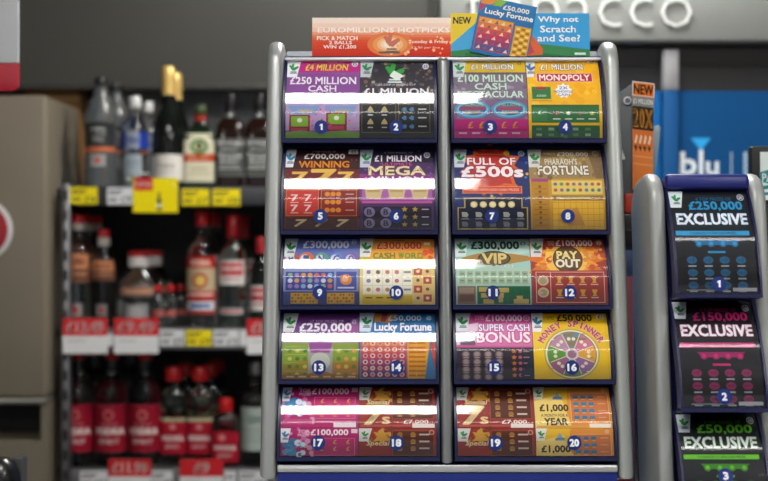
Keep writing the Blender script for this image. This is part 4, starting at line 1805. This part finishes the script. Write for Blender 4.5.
clear = glass('eef4f3')
frosted = glass('aab2b5', .2)
frosted.node_tree.nodes['Principled BSDF'].inputs['Transmission Weight'].default_value = .85
ROUND = [(.86, 0), (.98, .012), (1, .03), (1, .60), (.97, .65), (.8, .71), (.55, .76), (.4, .80), (.36, .85), (.35, .93)]
SQ = [(.9, 0, 7), (1, .012, 7), (1, .03, 7), (1, .62, 7), (.94, .68, 5), (.62, .74, 3), (.42, .78, 2), (.38, .82, 2), (.37, .93, 2)]
CONE = [(.86, 0), (.98, .012), (1, .04), (.97, .3), (.9, .5), (1, .58), (.98, .66), (.78, .76), (.42, .86), (.36, .9), (.34, .95)]
CHAMP = [(.9, 0), (1, .015), (1, .36), (.96, .46), (.78, .58), (.52, .70), (.4, .78), (.36, .9), (.38, .95)]
FLASK = [(.9, 0, 4), (1, .012, 4), (1, .03, 4), (1, .66, 4), (.9, .74, 3), (.55, .8, 2), (.42, .84, 2), (.4, .94, 2)]
JUG = [(.9, 0), (1, .015), (1, .05), (1, .5), (.94, .6), (.7, .7), (.48, .77), (.44, .8), (.44, .92)]

zA, zM, zL = zS
GA, GM, GL = 'bottles on the top shelf', 'bottles on the middle shelf', 'bottles on the bottom shelf'


def lab(*ops):
    def d(c):
        for o in ops:
            getattr(c, o[0])(*o[1:])
    return d


# top shelf -- two frosted bottles with a dark band, one behind the other
for i, (x, Y, lb) in enumerate(((101, 3.28, 'frosted grey bottle with dark band label at the left end of the top shelf'),
                                (116, 3.40, 'second frosted grey bottle behind the leftmost one on the top shelf'))):
    h = .283
    w = .084
    bottle(x, Y, zA, scaled(CONE, w, h), frosted, (h * .93, h, .0165, '17171a', 0), lb, GA, [
        (.105, .165, 1.25, lab(('T', 'VODKA', .3, .2, .7, .5, 'c8c8c4', .04), ('T', 'TRIPLE', .34, .6, .66, .8, 'a8a8a4', .02)), '2c2e30'),
        (.093, .104, 1.25, lab(), 'c86a44'),
        (.055, .085, .5, lab(('D', .5, .5, .2, 'c05a48')), '9a9c9c')])
for i, (x, Y, lb) in enumerate(((135, 3.28, 'clear bottle with blue band and silver cap on the top shelf'),
                                (148, 3.41, 'second clear bottle with blue band partly behind the champagne bottles'))):
    h, w = .236, .068
    bottle(x, Y, zA, scaled(ROUND, w, h), clear, (h * .88, h, .0155, 'd6d6d4', .1), lb, GA, [
        (.1, .143, 1.5, lab(('R', .33, 0, .67, 1, '8f98a8'), ('T', 'VODKA', .36, .3, .64, .7, '3a4c84', .03)), '1c3a9a'),
        (.03, .085, .7, lab(('R', .1, .3, .9, .36, '6a7890'), ('R', .2, .5, .8, .55, '6a7890')), '9aa6ac')])
for i, (x, Y, lb) in enumerate(((168.5, 3.28, 'dark champagne bottle with gold foil neck and white label'),
                                (175.5, 3.40, 'second champagne bottle behind the front gold foil one'))):
    h, w = .313, .085
    t = bottle(x, Y, zA, scaled(CHAMP, w, h), mat('0e120f', .08), None, lb, GA, [
        (.018, .085, 1.3, lab(('T', 'Prosecco', .3, .3, .7, .5, '8a8478', .02), ('R', .3, .62, .7, .66, 'b0aaa0'), ('R', .1, .9, .9, .94, 'c8b070')), 'd8d4cc')])
    b = MB()
    b.lathe([(.0345, .146), (.0275, .165), (.0225, .18), (.0205, .1848)], mat('8f9199', .35, .5), seg=24)
    b.obj('neck_foil', t)['label'] = 'silver grey neck foil'
    b = MB()
    b.lathe([(.0212, .185), (.0185, .22), (.0176, .262), (.0178, .268), (.018, .29), (.017, .306), (.012, h), (.001, h + .001)], mat('e6c070', .35, .35), seg=24)
    b.obj('foil_cap', t)['label'] = 'gold foil cap'
h, w = .213, .08
pr = scaled(SQ, w, h)
bottle(200.5, 3.28, zA, pr, mat('101c12', .1), (h * .9, h, .0165, '3a4a26', 0), 'flat green liqueur bottle with orange-banded square label on the top shelf', GA, [
    (.014, .142, .98, lab(('D', .5, .28, .26, '3c7a34', 18), ('D', .5, .27, .17, 'c8d0a8', 16), ('P', [(.4, .2), (.6, .2), (.55, .36), (.45, .36)], '5c4a2c'), ('R', 0, .43, 1, .58, 'c8481c'), ('T', 'Liqueur', .2, .46, .8, .55, 'e8d8b8', .02),
                           ('R', .25, .7, .75, .73, 'b0a078'), ('R', .2, .8, .8, .82, 'b0a078'), ('B', 0, 0, 1, 1, '2c5c30', .03)), 'ddd8bc'),
    (.172, .19, 1.2, lab(), '9c3428')], ys=.62)
for i, (x, lb) in enumerate(((231, 'square whiskey bottle with black and white label beside the green liqueur bottle'),
                             (260, 'square whiskey bottle with black and white label beside the dispenser rail'))):
    h, w = .24, .071
    pr = scaled(SQ, w, h)
    bottle(x, 3.28, zA, pr, mat('1c0c07', .08), (h * .84, h, .0148, '101012', 0), lb, GA, [
        (.03, .125, 1.02, lab(('T', "JACK", .12, .07, .5, .16, 'dcdeda', .03), ('T', "DANIEL'S", .5, .07, .93, .16, 'dcdeda', .03), ('R', .08, .19, .92, .2, 'b0b2ae'),
                              ('T', 'Old No.7', .25, .23, .75, .33, 'c8cac6', .02), ('T', 'Tennessee', .14, .38, .86, .5, 'dcdeda', .02), ('T', 'WHISKEY', .2, .55, .8, .63, 'dcdeda', .03),
                              ('R', .2, .7, .8, .73, 'b0b2ae'), ('R', .15, .78, .85, .81, 'b0b2ae'), ('B', .02, .02, .98, .98, '90928e', .02)), '474947'),
        (.178, .198, 1.3, lab(('D', .5, .5, .16, '9a9c98', 12)), '26282a')])

# middle shelf
RV = 'c8181c'
copper = lab(('R', .05, .1, .95, .55, 'c8845c'), ('T', 'VODKA', .2, .2, .8, .45, '5c2c1c', .03), ('R', .1, .68, .9, .76, 'b07a5a'))
for i, (x, Y, lb) in enumerate(((78, 3.28, 'tall copper-labelled bottle with red and white cap, left end of middle shelf'),
                                (87, 3.37, 'bottle with red and white cap just behind the leftmost one of the middle shelf'),
                                (96, 3.46, 'rearmost bottle with red and white cap at the left of the middle shelf'))):
    h, w = .288, .072
    bottle(x, Y, zM, scaled(ROUND, w, h), clear, (h * .925, h, .0165, RV, 0), lb, GM, [
        (.115, .195, 1.15, copper, '6a4434'),
        (.03, .062, .5, lab(('D', .5, .5, .25, 'a83434')), '8a8684')], collar=(h * .865, h * .924, .0155, .016, 'd8d0c8', 0))
h, w = .25, .066
bottle(104, 3.28, zM, scaled(ROUND, w, h), glass('8d8884', .03), (h * .92, h, .0155, RV, 0), 'dark bottle with copper label and red cap left of the squat bottles', GM, [
    (.12, .175, 1.15, copper, '6a4434'), (.03, .06, .4, lab(('D', .5, .5, .25, 'a83434')), '7c7876')], collar=(h * .835, h * .919, .016, .0158, 'd8d0c8', 0))
for i, (x, Y, lb) in enumerate(((139, 3.28, 'squat clear bottle with wide white and red cap on the middle shelf'),
                                (152, 3.40, 'squat clear bottle partly hidden behind the other squat one'))):
    h, w = .195, .106
    bottle(x, Y, zM, scaled(JUG, w, h), clear, (h * .925, h, .0275, 'b8282c', 0), lb, GM, [
        (.08, .105, 1.0, lab(('R', .1, .2, .9, .7, 'b88468')), '7a6258'),
        (.02, .06, .55, lab(('D', .5, .5, .3, 'a8a4a4')), '8a8c8c')], ys=.7, collar=(h * .80, h * .924, .0268, .0272, 'dcd6d2', 0))
for i, (x, Y, lb) in enumerate(((158, 3.26, 'leftmost of the three miniature red-capped bottles on the middle shelf'),
                                (170.5, 3.26, 'middle one of the three miniature red-capped bottles'),
                                (180.5, 3.32, 'rightmost of the three miniature red-capped bottles, set further back'))):
    h, w = .108, .033
    bottle(x, Y, zM, scaled(ROUND, w, h), clear, (h * .86, h, .0085, RV, 0), lb, GM, [
        (.03, .045, 1.1, lab(), 'a85a54')], name='miniature_bottle')
for i, (x, Y, lb) in enumerate(((202, 3.28, 'tall vodka bottle with ornate red and gold label on the middle shelf'),
                                (214.5, 3.41, 'red-capped bottle behind the one with the ornate red and gold label'))):
    h, w = .297, .078
    bottle(x, Y, zM, scaled(ROUND, w, h), clear, (h * .875, h, .0165, RV, 0), lb, GM, [
        (.035, .182, 1.15, lab(('R', 0, .02, 1, .2, 'b01c20'), ('T', 'VODKA', .2, .06, .8, .16, 'ecd8c0', .03), ('R', 0, .2, 1, .62, 'b8a484'), ('D', .5, .42, .22, 'a83030', 18), ('D', .5, .42, .15, 'd8b85c', 16),
                               ('R', 0, .6, 1, .74, 'b01c20'), ('R', .1, .64, .9, .68, 'e0c8b8'), ('R', .05, .78, .95, .93, 'd0d4d8'), ('R', .2, .82, .8, .89, '4c6aa0')), 'a03a34')])
for i, (x, Y, lb) in enumerate(((233, 3.28, 'clear vodka bottle with red and white chest label left of the small one'),
                                (243, 3.41, 'red-capped vodka bottle behind the one with the chest label'))):
    h, w = .288, .078
    bottle(x, Y, zM, scaled(ROUND, w, h), glass('dbe8e2'), (h * .79, h, .0165, 'b8141c', 0), lb, GM, [
        (.11, .172, .95, lab(('R', .08, .1, .92, .62, 'b81c28'), ('T', 'SMIRNOFF', .12, .24, .88, .44, 'ece4e0', .03), ('R', .2, .74, .8, .8, 'a84a48')), 'd8d4d0'),
        (.035, .05, .8, lab(('R', .1, .3, .9, .7, 'c05058')), 'b8b8b6')])
h, w = .232, .062
bottle(262, 3.26, zM, scaled(ROUND, w, h), glass('a8bcae'), (h * .82, h, .0155, 'b8202a', 0), 'smaller vodka bottle with red and white label beside the dispenser rail', GM, [
    (.045, .108, 1.1, lab(('R', .05, .1, .95, .6, 'b81c28'), ('T', 'SMIRNOFF', .1, .24, .9, .42, 'ece4e0', .03), ('R', .15, .7, .85, .78, 'a84a48')), 'd8d4d0')])

# bottom shelf
crim = lab(('D', .5, .22, .12, 'd08080'), ('D', .5, .22, .09, '9c1428'), ('T', "GLEN'S", .3, .38, .7, .46, 'c87880', .02), ('R', 0, .5, 1, .64, '96142a'), ('T', 'VODKA', .12, .5, .88, .63, 'e4d4d0', .06), ('T', 'SPIRIT', .25, .73, .75, .83, 'dcb8b8', .04), ('B', 0, 0, 1, 1, 'a83c4c', .015))
for i, (x, Y, lb) in enumerate(((78.5, 3.28, 'first tall bottle with crimson label at the left end of the bottom shelf'),
                                (112, 3.28, 'second tall bottle with crimson label from the left on the bottom shelf'),
                                (145.5, 3.28, 'third tall bottle with crimson label, bright red cap, on the bottom shelf'),
                                (94, 3.42, 'tall clear bottle behind and between the first two crimson-labelled ones'),
                                (129, 3.42, 'tall clear bottle behind and between the second and third crimson-labelled ones'))):
    h, w = .292, .086
    bottle(x, Y, zL, scaled(ROUND, w, h), glass('d2d8d6'), (h * .92, h, .0175, RV, 0), lb, GL, [
        (.038, .158, 1.25, crim, '93132a')])
for i, (x, Y, lb) in enumerate(((174, 3.28, 'left one of the two half-size bottles with crimson label in front'),
                                (200.5, 3.28, 'right one of the two half-size bottles with crimson label in front'),
                                (186, 3.41, 'half-size red-capped bottle behind the left crimson-labelled flask'),
                                (211, 3.38, 'half-size red-capped bottle behind the right crimson-labelled flask'),
                                (217, 3.50, 'rearmost half-size red-capped bottle on the bottom shelf'))):
    h, w = .249, .066
    bottle(x, Y, zL, scaled(FLASK, w, h), glass('dce8e0'), (h * .865, h, .0205, RV, 0), lb, GL, [
        (.03, .122, 1.0, lab(('R', 0, .0, 1, .1, 'b8b490'), ('D', .5, .25, .12, 'd08080'), ('T', 'VODKA', .12, .5, .88, .63, 'e4d4d0', .06), ('T', 'SPIRIT', .25, .75, .75, .84, 'dcb8b8', .04)), 'a8142c')], ys=.7)
h, w = .172, .068
bottle(226, 3.26, zL, scaled(FLASK, w, h), glass('dce8e0'), (h * .80, h, .0175, RV, 0), 'smallest flask with crimson label and red cap on the bottom shelf', GL, [
    (.012, .09, 1.0, lab(('D', .4, .2, .12, 'd08080'), ('T', 'VODKA', .12, .46, .88, .6, 'e4d4d0', .06), ('T', 'SPIRIT', .25, .73, .75, .83, 'dcb8b8', .04)), 'a8142c')], ys=.65)
h, w = .262, .076
bottle(256, 3.28, zL, scaled(ROUND, w, h), glass('b8c8c0'), (h * .88, h, .0165, '8a8c8c', .6), 'gin bottle with pale grey-green label beside the dispenser rail', GL, [
    (.04, .15, 1.2, lab(('T', 'GIN', .3, .2, .7, .36, '5c6c68', .04), ('R', .15, .5, .85, .53, '8a9a94'), ('R', .2, .62, .8, .65, '8a9a94'), ('R', .2, .74, .8, .77, '8a9a94')), 'aab8b0')])


# ================================================================== shelf edge tickets
def price_tag(x0, x1, y0, y1, draw, base, label, group, Y=yE - .002):
    W, H = at(x1, Y) - at(x0, Y), zat(y0, Y) - zat(y1, Y)
    c = Card(W, H, base, rough=.4, thick=.0009)
    draw(c)
    loc = px((x0 + x1) / 2, y1, Y)
    o = c.finish('price_tag', lambda x, y, z: Vector((x - W / 2, -z, y)), None, loc, ny=1)
    return tag(o, label, 'price tag', group)


def small(price_, ink='3a3a30'):
    return lab(('R', .06, .16, .6, .26, ink), ('R', .06, .36, .5, .43, ink), ('T', price_, .55, .5, .94, .88, ink, .02), ('R', .06, .66, .4, .8, ink))


GT = 'price tags on the shelf edges'
YEL, WHI = 'f0dc12', 'dcdee0'
price_tag(70, 97.5, 187, 204, small('£16'), YEL, 'yellow price tag under the two frosted bottles', GT)
price_tag(107, 132.5, 187.5, 204.5, small('£19'), WHI, 'white price tag under the bottle with the blue band', GT)
price_tag(182, 209, 189, 205.5, small('£17'), YEL, 'yellow price tag under the green liqueur bottle', GT)
price_tag(212.5, 240, 189, 205.5, small('£25'), YEL, 'yellow price tag under the left whiskey bottle', GT)
price_tag(133, 178, 178, 212.5, lab(('R', .03, -.0, .44, .36, 'd4202c'), ('T', 'OFFER', .06, .1, .41, .26, 'f0d8d0', .03), ('P', [(.53, .95), (.53, .66), (.56, .55), (.56, .42), (.6, .42), (.6, .55), (.63, .66), (.63, .95)], '1c2c3c'),
                                    ('R', .53, .74, .63, .86, 'd8d8c8'), ('D', .9, .2, .03, 'f4eca0')), 'f2de08', 'big yellow price tag with bottle picture under the champagne', GT, Y=yE - .004)


def redtag(p):
    return lab(('R', 0, 0, 1, .5, 'd02a30'), ('T', p, .5 - min(.4, .085 * len(p)), .1, .5 + min(.4, .085 * len(p)), .4, 'f2dcd8', .03), ('R', .1, .62, .5, .66, 'b8b8b8'))


price_tag(62.5, 107.5, 318, 353.5, redtag('£13.49'), 'e4e4e4', 'big red and white price tag at the left end of the middle shelf', GT, Y=yE - .004)
price_tag(114, 158.5, 318, 353.5, redtag('£9.49'), 'e4e4e4', 'big red and white price tag under the squat bottles', GT, Y=yE - .004)
price_tag(247, 290, 319, 354, redtag('£8.49'), 'e4e4e4', 'big red and white price tag beside the dispenser rail', GT, Y=yE - .004)
price_tag(160, 184, 330, 346, small('£5'), WHI, 'white price tag under the miniature bottles', GT)
price_tag(186, 211.5, 330, 346, small('£14'), YEL, 'yellow price tag under the ornate red and gold label', GT)
price_tag(213.5, 238.5, 330, 346, small('£15'), WHI, 'white price tag right of the yellow one on the middle shelf', GT)
price_tag(240, 246.5, 330, 346, lab(), WHI, 'narrow white price tag beside the big red and white one near the rail', GT)
price_tag(107.5, 113, 334, 346, lab(), WHI, 'narrow white price tag between two big red and white ones', GT)
price_tag(80, 107.5, 471, 488, small('£12'), WHI, 'white price tag at the left end of the bottom shelf', GT)
price_tag(108.5, 151, 459, 494, redtag('£11.99'), 'e4e4e4', 'red price tag under the second and third crimson bottles', GT, Y=yE - .004)
price_tag(152, 172.5, 471, 488, small('£7'), WHI, 'white price tag between the two red ones of the bottom shelf', GT)
price_tag(180, 223, 459, 494, redtag('£9'), 'e4e4e4', 'red price tag reading £9 under the half-size flasks', GT, Y=yE - .004)
price_tag(224.5, 236, 471, 488, lab(('R', .1, .3, .8, .4, '3a3a30')), WHI, 'white price tag under the smallest flask', GT)
price_tag(239, 266, 471, 488, small('£16'), WHI, 'white price tag under the gin bottle', GT)
